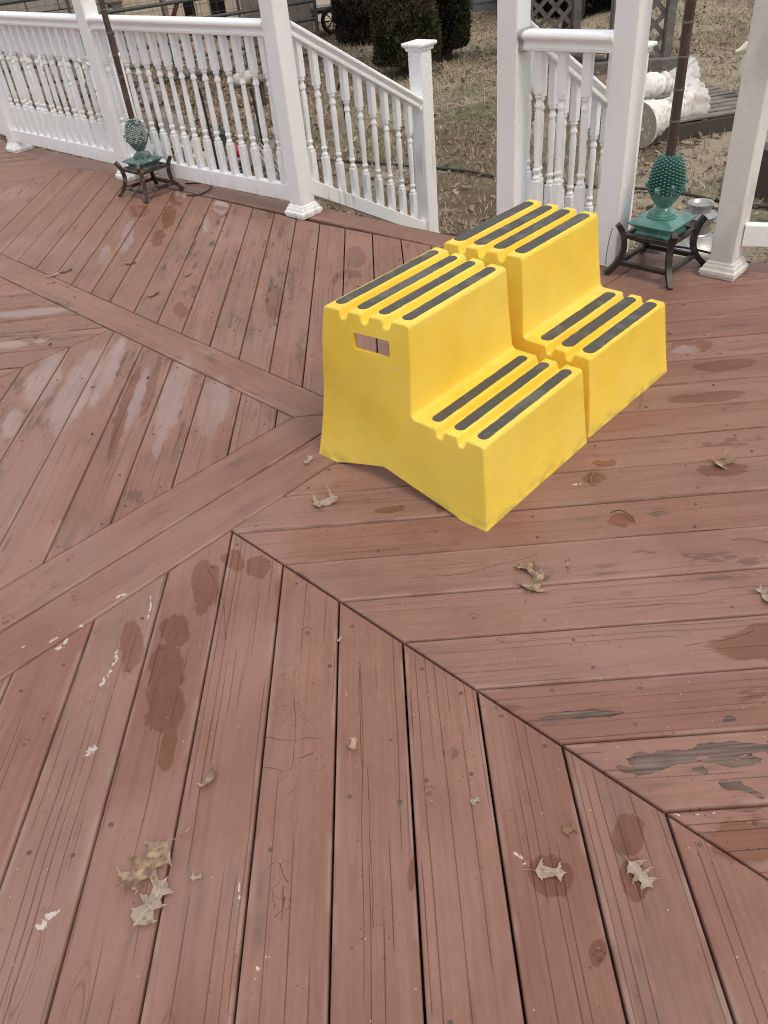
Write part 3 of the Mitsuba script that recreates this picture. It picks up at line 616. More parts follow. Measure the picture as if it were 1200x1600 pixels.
# ================================================================== YELLOW STEP STOOLS
def stool(params, labels_):
    x0, y0, th, L, b1, b2, b3, b4, b5, z1, z2, e1, e2, e3 = params
    gd = 0.024                                        # groove depth
    def arc(c, r, a0, a1, k):
        return [(c[0] + r * math.cos(t), c[1] + r * math.sin(t)) for t in np.radians(np.linspace(a0, a1, k))]
    # section in (b, z): front, lower tread with two grooves, riser, upper tread with three grooves, back
    def tread(lo, hi, z, n, r0, r1, first=True):
        w = hi - lo; gw = 0.025; pts = []
        pitch = w / n
        for i in range(n):
            a, c = lo + i * pitch + (gw / 2 if i else 0), lo + (i + 1) * pitch - (gw / 2 if i < n - 1 else 0)
            ra, rc = (r0 if i == 0 else 0.006), (r1 if i == n - 1 else 0.006)
            if ra > 0: pts += arc((a + ra, z - ra), ra, 175, 95, 5)
            if rc > 0: pts += arc((c - rc, z - rc), rc, 85, 5, 5)
            else: pts.append((c, z))
            if i < n - 1:
                m = lo + (i + 1) * pitch
                pts += arc((m, z - gd + 0.0098), 0.0098, 183, 357, 8)
        return pts
    P = [(0.0, 0.0)] + tread(b1, b2 - 0.016, z1, 3, 0.011, 0.0)
    P += arc((b2 - 0.004, z1 + 0.015), 0.015, 262, 355, 6)[0:]
    P += tread(b3, b4, z2, 4, 0.012, 0.012) + [(b5 - 0.004, 0.03), (b5, 0.0)]
    P = np.array(P)[::-1]                              # make it counter clockwise
    area = 0.5 * np.sum(P[:, 0] * np.roll(P[:, 1], -1) - np.roll(P[:, 0], -1) * P[:, 1])
    if area < 0: P = P[::-1]
    # ends rounded by shrinking the section along a quarter circle
    R = 0.0052; K = 6
    def lofted():
        rings = []
        e0 = P - np.roll(P, 1, 0); e1 = np.roll(P, -1, 0) - P
        e0 /= np.linalg.norm(e0, axis=1, keepdims=True); e1 /= np.linalg.norm(e1, axis=1, keepdims=True)
        n0, n1 = np.stack([e0[:, 1], -e0[:, 0]], 1), np.stack([e1[:, 1], -e1[:, 0]], 1)
        m = (n0 + n1) / np.maximum(0.35, 1 + (n0 * n1).sum(1, keepdims=True))
        def ring(a, d):
            q = P - m * d
            q[:, 1] = np.where(P[:, 1] < 0.001, 0, q[:, 1])
            return np.column_stack([np.full(len(q), a), q])
        ts = np.radians(np.linspace(90, 0, K))
        for t in ts: rings.append(ring(R * (1 - math.sin(t)), R * (1 - math.cos(t))))
        for t in ts[::-1]: rings.append(ring(L - R * (1 - math.sin(t)), R * (1 - math.cos(t))))
        return rings
    rings = lofted()
    n = len(P)
    v = np.vstack(rings); f = []
    for i in range(len(rings) - 1):
        for j in range(n):
            a, b = i * n + j, i * n + (j + 1) % n
            f += [(a, b, b + n), (a, b + n, a + n)]
    tri = m3.triangulate([rings[0][:, 1:]]) if hasattr(m3, 'triangulate') else None
    for t in tri:
        f.append((t[2], t[1], t[0]))
    tri = m3.triangulate([rings[-1][:, 1:]])
    for t in tri:
        o = (len(rings) - 1) * n
        f.append((o + t[0], o + t[1], o + t[2]))
    f = np.array(f)
    man = m3.Manifold(m3.Mesh(v.astype(np.float32), f.astype(np.uint32)))
    if man.volume() < 0 or man.is_empty():
        man = m3.Manifold(m3.Mesh(v.astype(np.float32), f[:, ::-1].astype(np.uint32)))
    # hollow inside, open below and at the back
    W = 0.012
    inner = [(W, -0.05), (b1 + W, z1 - gd - 0.008), (b2 + W + 0.02, z1 - gd - 0.008), (b3 + W + 0.012, z2 - gd - 0.010), (b4 - 0.022, z2 - gd - 0.010), (b5 + 0.2, z2 - 0.14), (b5 + 0.2, -0.05)]
    def ex(poly, a0, a1):
        q = np.array(poly, float)
        ar = 0.5 * np.sum(q[:, 0] * np.roll(q[:, 1], -1) - np.roll(q[:, 0], -1) * q[:, 1])
        if ar < 0: q = q[::-1]
        return m3.Manifold.extrude(m3.CrossSection([q], m3.FillRule.NonZero), a1 - a0).transform(np.array([[0, 0, 1, a0], [1, 0, 0, 0], [0, 1, 0, 0]], float))
    man = man - ex(inner, W, L - W)
    # arched gap between the feet of each end wall
    arch = [(0.085, -0.05), (0.085, 0.0), (0.125, 0.010), (0.335, 0.052), (0.352, 0.053), (0.50, 0.010), (0.53, 0.0), (0.53, -0.05)]
    man = man - ex(arch, -0.05, L + 0.05)
    # hand hole through both end walls
    hb0, hb1, hz0, hz1, hr = b3 + 0.060, b3 + 0.172, z2 - 0.098, z2 - 0.052, 0.007
    hole = arc((hb0 + hr, hz0 + hr), hr, 180, 270, 4) + arc((hb1 - hr, hz0 + hr), hr, 270, 360, 4) + arc((hb1 - hr, hz1 - hr), hr, 0, 90, 4) + arc((hb0 + hr, hz1 - hr), hr, 90, 180, 4)
    man = man - ex(hole, -0.05, 0.06) - ex(hole, L - 0.06, L + 0.05)
    man = man.refine_to_length(0.03)
    mm = man.to_mesh(); v = np.array(mm.vert_properties[:, :3], float); f = np.array(mm.tri_verts)
    # draught of the moulded ends: inset grows with height, a flare at the foot
    ca, sa = math.cos(th), math.sin(th)
    def warp(v):
        a, b, z = v.T
        e_top = e2 + (e3 - e2) * np.clip((b - b3) / (b4 - b3), 0, 1)
        e = np.where(z < z1, e1 * (z / z1) ** 0.62, e1 + (e_top - e1) * np.clip((z - z1) / (z2 - z1), 0, 1.05))
        bulge = 0.004 * np.sin(np.clip(z / z2, 0, 1) * math.pi * 2.0) * np.sin(b * 9.0)
        k = (a / L) * 2 - 1
        a2 = L / 2 + k * (L / 2 - e) + bulge * k
        fr = 0.006 * np.sin(np.clip(a / L, 0, 1) * math.pi) * np.sin(np.clip(z / z1, 0, 1) * math.pi) * np.exp(-np.maximum(b - 0.03, 0) * 60)
        b2_ = b + fr
        return np.column_stack([x0 + ca * a2 - sa * b2_, y0 + sa * a2 + ca * b2_, z])
    key = thing('step_stool', labels_, 'step stool', 'yellow step stools standing end to end')
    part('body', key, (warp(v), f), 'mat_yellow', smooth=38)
    def strip(lo, hi, z, n, i, ea, eb):
        pitch = (hi - lo) / n
        c = lo + (i + 0.5) * pitch + (-0.004 if i == 0 else 0.004 if i == n - 1 else 0); w = 0.0150 if x0 < 0.4 else 0.0185
        lr = np.random.default_rng(int(1000 * (c + x0)) + i)
        a0, a1 = ea + 0.028, L - eb - 0.028
        m = 13
        t0 = np.linspace(90, 270, m); t1 = np.linspace(-90, 90, m)
        ring = arc((a0 + w, c), w, 90, 270, m) + [(x, c - w + lr.normal(0, 0.0004)) for x in np.linspace(a0 + w, a1 - w, 24)[1:-1]] + arc((a1 - w, c), w, -90, 90, m) + [(x, c + w + lr.normal(0, 0.0004)) for x in np.linspace(a1 - w, a0 + w, 24)[1:-1]]
        v, f = prism(ring, z - 0.001, z + 0.0016)
        return move((warp(v), f))
    for i in range(3): part('tread_strip', key, strip(b1, b2 - 0.016, z1, 3, i, 0.0, 0.0), 'mat_grip', smooth=False)
    for i in range(4): part('tread_strip', key, strip(b3, b4, z2, 4, i, 0.0, 0.0), 'mat_grip', smooth=False)
    return key
stool([0.1869, 1.5142, 0.8168, 0.4891, 0.0213, 0.2354, 0.2539, 0.5181, 0.6075, 0.2379, 0.4801, 0.0203, 0.045, 0.018],
      'nearer yellow two step stool, with a hand hole in the end facing left')
stool([0.5301, 1.8894, 0.7997, 0.4682, 0.0299, 0.2398, 0.2704, 0.5353, 0.60, 0.2354, 0.4654, 0.0207, 0.0376, 0.0195],
      'farther yellow two step stool, standing behind the nearer one beside the railing')
# ================================================================== WHITE POSTS AND RAILINGS
PW = 0.0455                                    # half width of a post sleeve
PA = math.radians(47)                          # the rails leave the posts at this angle and at right angles to it
def sq(prof, rot): return lathe(prof, square=True, rot=rot)
def sleeve(z0, z1, hw, rot):
    c = 0.004
    P = [(hw, hw - c), (hw - c, hw), (-hw + c, hw), (-hw, hw - c), (-hw, -hw + c), (-hw + c, -hw), (hw - c, -hw), (hw, -hw + c)]
    P = np.array(P) @ Rz(rot)[:2, :2].T
    return loft([np.column_stack([P, np.full(8, z0)]), np.column_stack([P, np.full(8, z1)])])
SKIRT = [(PW + 0.0015, 0.058), (PW + 0.006, 0.054), (PW + 0.0075, 0.047), (PW + 0.012, 0.043), (PW + 0.0145, 0.034), (PW + 0.016, 0.030), (PW + 0.0225, 0.026), (PW + 0.0235, 0.014), (PW + 0.019, 0.009), (PW + 0.0185, 0.001)][::-1]
CAP = [(PW - 0.002, -0.042), (PW + 0.004, -0.040), (PW + 0.008, -0.034), (PW + 0.010, -0.024), (PW + 0.019, -0.018), (PW + 0.022, -0.014), (PW + 0.023, -0.006), (PW + 0.019, 0.0), (0.004, 0.010)]
def post(name, x, y, z0, z1, label, group, mat='mat_vinyl', cap=False, rot=PA, skirt=True):
    k = thing(name, label, 'post', group)
    part('sleeve', k, move(sleeve(z0, z1, PW, rot), t=(x, y, 0)), mat, smooth=False)
    if skirt: part('base_trim', k, move(sq(SKIRT, rot), t=(x, y, z0)), mat, smooth=False)
    if cap: part('cap', k, move(sq(CAP, rot), t=(x, y, z1 + 0.02)), mat, smooth=False)
    return k
ZT = 2.75
C_CEN, C_LEFT, C_FAR = V(-0.413, 4.093), V(-1.525, 5.085), V(-2.562, 6.085)
C_GATE, C_INNER, C_DIRTY = V(0.535, 3.42), V(0.895, 3.128), V(1.28, 2.925)
PG = 'tall white porch posts along the deck edge'
post('porch_post', *C_CEN, 0.001, ZT, 'tall white square post with moulded base trim left of the stair opening', PG)
post('porch_post', *C_LEFT, 0.001, ZT, 'tall white square post directly behind the small bluish pineapple urn', PG)
post('porch_post', *C_FAR, 0.001, ZT, 'white square post farthest away, at the left edge of the photo', PG)
post('porch_post', *C_GATE, 0.001, ZT, 'tall white square post behind the farther stool, on the right of the stair opening', PG)
post('porch_post', *C_INNER, 0.001, ZT, 'tall white square post just left of the green pineapple urn', PG, skirt=False)
post('porch_post', *C_DIRTY, 0.001, ZT, 'grimy speckled white square post at the right edge with moulded base trim', PG, mat='mat_vinyl_dirty')

# profiles (across, up) of the rails
TOP = [(0.026, 0.0), (0.033, 0.003), (0.034, 0.013), (0.029, 0.018), (0.0275, 0.028), (0.031, 0.035), (0.040, 0.038), (0.044, 0.043), (0.044, 0.052), (0.040, 0.059), (0.030, 0.0635), (0.014, 0.0655)]
TOP = TOP + [(-a, b) for a, b in TOP[::-1]]
BOT = [(0.019, 0.0), (0.022, 0.003), (0.022, 0.073), (0.018, 0.078)]
BOT = BOT + [(-a, b) for a, b in BOT[::-1]]
def run(prof, A, B, za, zb):
    """A rail profile drawn from A to B; the section stays upright."""
    d = (B - A) / np.hypot(*(B - A)); n = V(-d[1], d[0])
    P = np.array(prof)
    ring = lambda p, z: np.column_stack([p[0] + n[0] * P[:, 0], p[1] + n[1] * P[:, 0], z + P[:, 1]])
    return loft([ring(A, za), ring(B, zb)])
# turned baluster on a base of length 1: fractions along its height
def baluster(H, slope, dirn, flip=False, fat_top=False):
    hw = 0.0165
    sqA, sqB = 0.245, 0.755
    pr = [(0.0085, 0.0), (0.0165, 0.012), (0.0165, 0.030), (0.0125, 0.045), (0.0100, 0.062), (0.0118, 0.080), (0.0160, 0.105), (0.0165, 0.125), (0.0120, 0.145), (0.0095, 0.150), (0.0128, 0.16)]
    top = [(0.0112, 0.84), (0.0090, 0.850), (0.0158, 0.860), (0.0164, 0.885), (0.0130, 0.905), (0.0100, 0.935), (0.0118, 0.955), (0.0162, 0.972), (0.0165, 0.988), (0.0085, 1.0)]
    a, b = (0.0150, 0.0106) if not fat_top else (0.0106, 0.0150)
    mid = [(a + (b - a) * t + 0.0012 * math.sin(t * math.pi), 0.16 + 0.68 * t) for t in (0.12, 0.3, 0.5, 0.7, 0.88)]
    prof = [(rr, (sqA + (sqB - sqA) * t) * H) for rr, t in pr + mid + top]
    out = [lathe(prof, 12, cap=False)]
    ang = math.atan2(dirn[1], dirn[0])
    c = 0.0022
    P = np.array([(hw, hw - c), (hw - c, hw), (-hw + c, hw), (-hw, hw - c), (-hw, -hw + c), (-hw + c, -hw), (hw - c, -hw), (hw, -hw + c)])
    Pr = P @ Rz(ang)[:2, :2].T
    dz = P[:, 0] * slope
    out.append(loft([np.column_stack([Pr, dz]), np.column_stack([Pr, np.full(8, sqA * H - 0.005)]), np.column_stack([Pr * 0.62, np.full(8, sqA * H)])]))
    out.append(loft([np.column_stack([Pr * 0.62, np.full(8, sqB * H)]), np.column_stack([Pr, np.full(8, sqB * H + 0.005)]), np.column_stack([Pr, H + dz])]))
    return cat(out)
def bracket_mesh(A, d, z, big=False):
    n = V(-d[1], d[0])
    P = np.array(TOP) * (1.16 if big else 1.10) - (0, 0.005)
    ring = lambda p, k: np.column_stack([p[0] + n[0] * P[:, 0] * k, p[1] + n[1] * P[:, 0] * k, z + P[:, 1]])
    return loft([ring(A, 1), ring(A + d * 0.010, 1), ring(A + d * 0.013, 0.93)])
def railing(A, B, zt, zb, label, group, name='porch_railing', slope=0.0, pitch=0.0945, first=0.075, fat_top=False, gap=PW + 0.001, bracket=(True, True), endgap=None, mat='mat_vinyl', bmat=None):
    """A and B are post centres; zt and zb the undersides of the top and bottom rail at A."""
    k = thing(name, label, 'railing', group)
    L = np.hypot(*(B - A)); d = (B - A) / L
    a, b = A + d * gap, B - d * (gap if endgap is None else endgap)
    z = lambda p, z0: z0 + slope * ((p - A) @ d)
    bo = 0.006
    part('top_rail', k, run(TOP, a + d * bo, b - d * bo, z(a + d * bo, zt), z(b - d * bo, zt)), mat, smooth=40)
    part('bottom_rail', k, run(BOT, a, b, z(a, zb), z(b, zb)), mat, smooth=40)
    H = zt - zb - 0.076
    jr = np.random.default_rng(int(1000 * abs(A[0] + B[1])))
    m = mesh_dict(baluster(H, slope, d, fat_top=fat_top), mat, 40)
    s_ = first
    while s_ < L - 0.05:
        p = A + d * s_
        part('baluster', k, {**m, 'to_world': T().translate([p[0] + jr.normal(0, 0.0008), p[1] + jr.normal(0, 0.0008), z(p, zb) + 0.076]).rotate([0, 0, 1], float(jr.normal(0, 1.6)))}, mat)
        s_ += pitch
    if bracket[0]: part('bracket', k, bracket_mesh(a, d, z(a, zt), big=bmat is not None), bmat or mat, smooth=40)
    if bracket[1]: part('bracket', k, bracket_mesh(b, -d, z(b, zt)), mat, smooth=40)
    return k
RG = 'white turned baluster railings round the deck'
railing(C_CEN, C_LEFT, 0.7865, 0.062, 'level white railing of turned balusters between the two posts behind the bluish urn', RG, first=0.105, bracket=(False, True))
railing(C_LEFT, C_FAR, 0.7865, 0.068, 'level white railing at the far left, left of the post behind the bluish urn', RG, first=0.09, bracket=(False, False))
o = V(math.cos(PA), math.sin(PA))
N_L = C_CEN + o * 0.975; N_R = C_GATE + o * 1.0
SL = -0.560
NG = 'short white newel posts at the foot of the stairs'
post('newel_post', *N_L, GZ + 0.03, 0.585, 'short white newel post with flat cap at the foot of the nearer stair railing', NG, cap=True)
post('newel_post', *N_R, GZ + 0.03, 0.585, 'short white newel post mostly hidden behind the post by the green pineapple urn', NG, cap=True)
SG = 'white stair railings sloping down to the lawn'
railing(C_CEN, N_L, 0.876 - 0.066, 0.195 - 0.078, 'white stair railing sloping down from the post to the short capped newel', SG, name='stair_railing', slope=SL, pitch=0.0935, first=0.105, fat_top=True, bracket=(False, True))
railing(C_GATE, N_R, 0.876 - 0.066, 0.195 - 0.078, 'white stair railing sloping down behind the short level railing', SG, name='stair_railing', slope=SL, pitch=0.0935, first=0.11, fat_top=True, bracket=(False, True))
railing(C_GATE, C_INNER, 0.752, 0.062, 'short level white railing with three balusters behind the farther yellow stool', RG, first=0.115, pitch=0.098, fat_top=True, bmat='mat_gasket')
D_END = C_DIRTY + V(math.cos(math.radians(-22)), math.sin(math.radians(-22))) * 1.5
railing(C_DIRTY, D_END, 0.7865, 0.115, 'white railing starting at the grimy post at the right edge', RG, first=0.20, bracket=(True, False))
F_END = C_FAR + o * 0.93
railing(C_FAR, F_END, 0.80, 0.125, 'white stair railing sloping down behind the far left level railing', SG, name='stair_railing', slope=SL, pitch=0.0935, first=0.16, fat_top=True, bracket=(False, False))
post('newel_post', *F_END, GZ + 0.03, 0.42, 'short white newel post behind the far left railing', NG, cap=True)
E_END = C_FAR + V(-0.95, 0.75)
railing(C_FAR, E_END, 0.7865, 0.10, 'level white railing cut off by the left edge of the photo, beyond the farthest post', RG, first=0.09, bracket=(False, False))

# treads of the stairs between the two stair railings
for k in range(2):
    a = C_CEN + o * (0.22 + 0.29 * k); b = C_GATE + o * (0.40 + 0.29 * k)
    c = (a + b) / 2; ang = math.atan2(*(b - a)[::-1])
    part('tread', 'stairs', box((c[0], c[1], -0.19 - 0.165 * k), (np.hypot(*(b - a)) - 0.14, 0.27, 0.036), 0.004, Rz(ang)), 'mat_joist', smooth=False)
labels['stairs'] = {'label': 'dark wooden stair treads going down from the deck to the lawn', 'category': 'stairs'}

# ================================================================== URN STANDS AND PINEAPPLE LAMPS
def stand(cx, cy, s, mat, label, rot=0.0, feet_r=0.192):
    k = thing('plant_stand', label, 'plant stand', 'wrought iron stands carrying the pineapple urns')
    R = Rz(rot)
    th = np.radians([-90, 0, 90, 180])
    def P(r_, a, z): return V(cx, cy, 0) + s * (R @ V(r_ * math.cos(a), r_ * math.sin(a), z))
    def bar(p, q, w=0.0105):
        d = q - p; L = np.linalg.norm(d); d /= L
        yaw, pit = math.atan2(d[1], d[0]), -math.asin(d[2])
        return box((p + q) / 2, (L, w * 2, w * 2), 0.002, Rz(yaw) @ Ry(pit))
    for a in th:
        prof = spline([(0.196, 0.002), (0.150, 0.052), (0.134, 0.100), (0.140, 0.150), (0.165, 0.195)], 6)
        # square section leg
        rings = []
        dirt = V(-math.sin(a), math.cos(a), 0)
        for i, (rr, z) in enumerate(prof):
            t = np.gradient(prof, axis=0)[i]; t /= np.hypot(*t)
            nr = V(t[1], -t[0])
            w = 0.0105
            ring = []
            for u_, v_ in ((-1, -1), (1, -1), (1, 1), (-1, 1)):
                rad = rr + nr[0] * w * u_; zz = max(0.0008, z + nr[1] * w * u_)
                ring.append(V(cx, cy, 0) + s * (R @ (V(rad * math.cos(a), rad * math.sin(a), zz) + dirt * w * v_)))
            rings.append(np.array(ring))
        part('leg', k, loft(rings), mat, smooth=35)
    for z, r_, nm in ((0.150, 0.130, 'upper_frame'), (0.046, 0.146, 'lower_frame')):
        c = [P(r_, a, z) for a in th]
        part(nm, k, cat([bar(c[i] + (c[(i + 1) % 4] - c[i]) * 0.012, c[(i + 1) % 4] - (c[(i + 1) % 4] - c[i]) * 0.012, 0.009 * s) for i in range(4)]), mat, smooth=False)
    c = [P(0.130, a, 0.150) for a in th]
    part('crossbar', k, cat([bar(c[0] * 0.72 + c[2] * 0.28, c[1] * 0.72 + c[3] * 0.28, 0.006 * s), bar(c[3] * 0.72 + c[1] * 0.28, c[2] * 0.72 + c[0] * 0.28, 0.006 * s)]), mat, smooth=False)
    return k

def pineapple(cx, cy, s, z0, mats, label, rot, nodes):
    k = thing('pineapple_urn', label, 'urn', 'pineapple urns with poles on iron stands')
    m0, m1, m2 = mats
    S = lambda m: move((m[0] * s, m[1]), t=(cx, cy, z0))
    pl = [(0.062, 0.0), (0.066, 0.010), (0.070, 0.016), (0.067, 0.022), (0.064, 0.030), (0.068, 0.042), (0.080, 0.054), (0.0925, 0.060), (0.094, 0.0635), (0.092, 0.0665), (0.056, 0.077), (0.053, 0.078)]
    part('plinth', k, S(sq(pl, rot)), m0, smooth=False)
    # rope moulding round the plinth
    rp = []
    for e in range(4):
        for t in np.linspace(-0.062, 0.062, 13):
            q = Rz(rot + e * math.pi / 2) @ V(0.070, t, 0.018)
            rp.append(move(box((0, 0, 0), (0.007, 0.0062, 0.016), 0.002, Rz(rot + e * math.pi / 2) @ Rx(0.6)), t=q))
    part('rope_moulding', k, S(cat(rp)), m0, smooth=False)
    foot = [(0.054, 0.077), (0.056, 0.081), (0.055, 0.086), (0.050, 0.0885), (0.051, 0.091), (0.049, 0.096), (0.040, 0.100), (0.031, 0.106), (0.026, 0.115), (0.027, 0.120), (0.031, 0.124)]
    part('foot', k, S(lathe(foot, 36)), m0, smooth=35)
    # calyx: ribbed bowl with curled leaf tips
    nn, rr_ = 96, []
    for t in np.linspace(0, 1, 22):
        z = 0.122 + 0.075 * t
        r0 = 0.030 + 0.034 * math.sin(t * math.pi / 2) ** 0.9
        a = np.arange(nn) * 2 * math.pi / nn
        rib = 0.0022 * np.cos(a * 32) * (0.3 + 0.7 * t) + 0.0045 * np.maximum(0, np.cos(a * 8)) * t ** 1.5 - 0.004 * (1 - np.abs(np.cos(a * 4))) * t
        R_ = r0 + rib
        zz = z + 0.010 * t * (np.abs(np.cos(a * 4)) - 0.55)
        rr_.append(np.stack([R_ * np.cos(a), R_ * np.sin(a), zz], 1))
    part('calyx', k, S(loft(rr_)), m0, smooth=40)
    tips = []
    for e in range(8):
        a = e * math.pi / 4
        big = e % 2 == 0
        zt = 0.201 if big else 0.188
        c = spline([(0.060, zt - 0.012), (0.068, zt - 0.002), (0.073, zt + 0.003), (0.075, zt - 0.002), (0.0735, zt - 0.007)], 4)
        pts = np.stack([c[:, 0] * math.cos(a), c[:, 0] * math.sin(a), c[:, 1]], 1)
        wv = np.interp(np.linspace(0, 1, len(pts)), [0, 0.5, 1], [0.0085, 0.0075, 0.003])
        tips.append(tube(pts, wv, 8))
    part('leaf_tips', k, S(cat(tips)), m0, smooth=50)
    # scaled fruit
    N, Mz = (432, 176) if s > 0.95 else (240, 110)
    a = np.arange(N) * 2 * math.pi / N
    rows, uvs = [], []
    for i in range(Mz + 1):
        t = i / Mz
        z = 0.170 + 0.127 * t
        r0 = 0.062 * math.sqrt(max(0.0, 1 - (max(0.0, (t - 0.17)) / 0.94) ** 2.2)) * (1 if t > 0.17 else 0.96 + 0.04 * t / 0.17)
        r0 = max(r0, 0.0245)
        u_ = a / (2 * math.pi) * 28; v_ = (t ** 1.05) * 22
        p, q = (u_ + v_) / 2, (u_ - v_) / 2
        fp, fq = np.abs((p % 1) - 0.5) * 2, np.abs((q % 1) - 0.5) * 2
        h = (1 - np.maximum(fp, fq))                     # pyramid on a diamond
        rows.append(np.stack([(r0 + 0.0088 * h * r0 / 0.06) * np.cos(a), (r0 + 0.0088 * h * r0 / 0.06) * np.sin(a), a * 0 + z + 0.002 * h], 1))
        uvs.append(np.stack([h, h * 0 + t], 1))
    v, f = loft(rows, cap=True)
    uv = np.vstack(uvs + [np.array([[0, 0], [0, 1]])])
    part('fruit', k, S((v, f)), m1, smooth=False, uv=uv)
    zb = z0 + 0.29 * s
    part('pole', k, tube([(cx, cy, zb), (cx, cy, 1.2), (cx, cy, ZT - 0.35)], 0.0172 * s, 20), 'mat_pole', smooth=40)
    rings = []
    for z in nodes:
        part('pole_ring', k, lathe([(0.0170 * s, z - 0.004), (0.0186 * s, z - 0.0032), (0.0196 * s, z), (0.0186 * s, z + 0.0032), (0.0170 * s, z + 0.004)], 20) if False else move(lathe([(0.0170 * s, -0.004), (0.0186 * s, -0.0032), (0.0194 * s, 0), (0.0186 * s, 0.0032), (0.0170 * s, 0.004)], 20), t=(cx, cy, z)), 'mat_pole_ring', smooth=40)
    return k
RC, LC = (1.045, 3.012), (-1.328, 4.72)
stand(*RC, 1.0, 'mat_iron', 'dark iron stand with four bowed legs carrying the green pineapple urn at the right')
stand(*LC, 0.95, 'mat_iron_worn', 'worn bronze coloured iron stand with bowed legs carrying the small bluish pineapple urn', rot=math.radians(2), feet_r=0.19)
pineapple(*RC, 1.0, 0.134, ('mat_glaze', 'mat_glaze_fruit', 'mat_glaze'), 'bright green glazed pineapple base holding a tall dark jointed pole, at the right', PA - math.radians(2), np.arange(0.545, 2.3, 0.1))
pineapple(*LC, 0.90, 0.128, ('mat_glaze_old', 'mat_glaze_pale', 'mat_glaze_old'), 'dull bluish pineapple base with whitened scales holding a thin dark pole, at the left railing', PA, np.arange(0.50, 2.3, 0.1))

# ================================================================== SMALL THINGS ON THE DECK
def oak_leaf(L, seed, curl=0.5, lobes=3, width=0.55, fold=0.3, body=0.14):
    lr = np.random.default_rng(seed)
    # half outline along t in 0..1: pointed lobes and deep sinuses
    up, dn = [], []
    ks = np.linspace(0.20, 0.80, lobes)
    for side, lst in ((1, up), (-1, dn)):
        lst.append((0.0, 0.015)); lst.append((0.06, 0.05))
        for i, t in enumerate(ks):
            w = width * (0.62 + 0.5 * math.sin(math.pi * (0.15 + 0.7 * t))) * lr.uniform(0.75, 1.2) * 0.5
            s0 = (body + 0.05 * lr.random()) * (1.2 - 0.5 * t) * min(1.0, width / 0.6)
            lst.append((t - 0.085, s0))
            lst.append((t - 0.03 + 0.02 * lr.normal(), max(w * 0.55, s0 * 1.1)))
            lst.append((t + 0.005, w * 0.80))
            lst.append((t + 0.085 + 0.03 * lr.normal(), w * 1.05))
            lst.append((t + 0.060, w * 0.72))
            lst.append((t + 0.105, w * 0.60))
            lst.append((t + 0.085, s0 * 1.15))
        lst.append((0.96, 0.045)); lst.append((0.99, 0.028))
    lst = [(t * L, w * L) for t, w in up] + [(L * 1.06, 0)] + [(t * L, -w * L) for t, w in dn[::-1]]
    poly = sg.Polygon(lst)
    if not poly.is_valid: poly = poly.buffer(0)
    if poly.geom_type != 'Polygon': poly = max(poly.geoms, key=lambda g: g.area)
    h = L / 16
    q = np.array(poly.segmentize(h).exterior.coords)[:-1]
    x0, y0, x1, y1 = poly.bounds
    gx, gy = np.meshgrid(np.arange(x0, x1, h), np.arange(y0, y1, h))
    inn = [p for p in np.stack([gx.ravel(), gy.ravel()], 1) if poly.buffer(-h * 0.45).contains(sg.Point(p))]
    pts = np.vstack([q] + ([np.array(inn)] if inn else []))
    from scipy.spatial import Delaunay
    tri = Delaunay(pts).simplices
    big = poly.buffer(1e-6)
    tri = np.array([t for t in tri if big.contains(sg.Point(pts[t].mean(0)))])
    x, y = pts[:, 0] / L - 0.5, pts[:, 1] / L
    ph = lr.uniform(0, 6)
    z = L * (curl * (0.55 * x * x + 1.1 * y * y * (1 + 0.6 * np.sin(ph + 4 * x))) - fold * np.abs(y) * 0.4 + 0.035 * np.sin(9 * x + ph) * np.cos(8 * y + ph) + 0.02 * lr.normal(size=len(x)) * 0.5)
    v = np.column_stack([pts[:, 0] - L / 2, pts[:, 1], z])
    v[:, 2] -= v[:, 2].min()
    m = (v, tri)
    UV = np.column_stack([pts[:, 0] / L, pts[:, 1] / L])
    stem = tube(spline([(-L * 0.5, 0, z[np.argmin(pts[:, 0])] - z.min()), (-L * 0.68, 0.02 * L, 0.04 * L), (-L * 0.9, 0.0, 0.012 * L + 0.001)], 3), [L * 0.010] * 7, 5)
    return (*cat([m, stem]), np.vstack([UV, np.full((len(stem[0]), 2), 0.9)]))
def drop_leaf(x, y, L, ang, seed, label, mat='mat_leaf', curl=0.6, lobes=3, width=0.6, fold=0.3, tilt=(0, 0), name='oak_leaf', group='dead oak leaves lying on the deck'):
    v, f, uv = oak_leaf(L, seed, curl, lobes, width, fold)
    v = v @ (Rz(math.radians(ang)) @ Rx(tilt[0]) @ Ry(tilt[1])).T
    v[:, 2] -= v[:, 2].min() - 0.0018
    single(name, label, 'leaf', (v + V(x, y, 0), f), mat, smooth=True, group=group, uv=uv)
drop_leaf(-0.225, 1.685, 0.075, 200, 3, 'pale star shaped oak leaf in front of the nearer stool\'s left foot', width=0.95, curl=1.0, lobes=2, mat='mat_leaf_grey')
drop_leaf(0.275, 1.315, 0.075, 60, 4, 'spread star shaped oak leaf, lower one of the pair in front of the stools', width=1.0, curl=0.9, lobes=2)
drop_leaf(0.265, 1.365, 0.060, 170, 5, 'crumpled oak leaf, upper one of the pair in front of the stools', width=0.8, curl=1.2, lobes=2, tilt=(0.4, 0.1))
drop_leaf(0.362, 1.372, 0.036, 80, 6, 'slim brown curled leaf right of the leaf pair in front of the stools', width=0.3, curl=1.0, lobes=2)
drop_leaf(0.85, 1.712, 0.062, 20, 7, 'star shaped tan oak leaf near the right edge, level with the stool\'s front foot', width=1.0, curl=1.1, lobes=2)
drop_leaf(0.765, 1.215, 0.055, 100, 8, 'pale curled leaf cut off by the right edge of the photo', width=0.7, curl=1.4, lobes=2, mat='mat_leaf_grey')
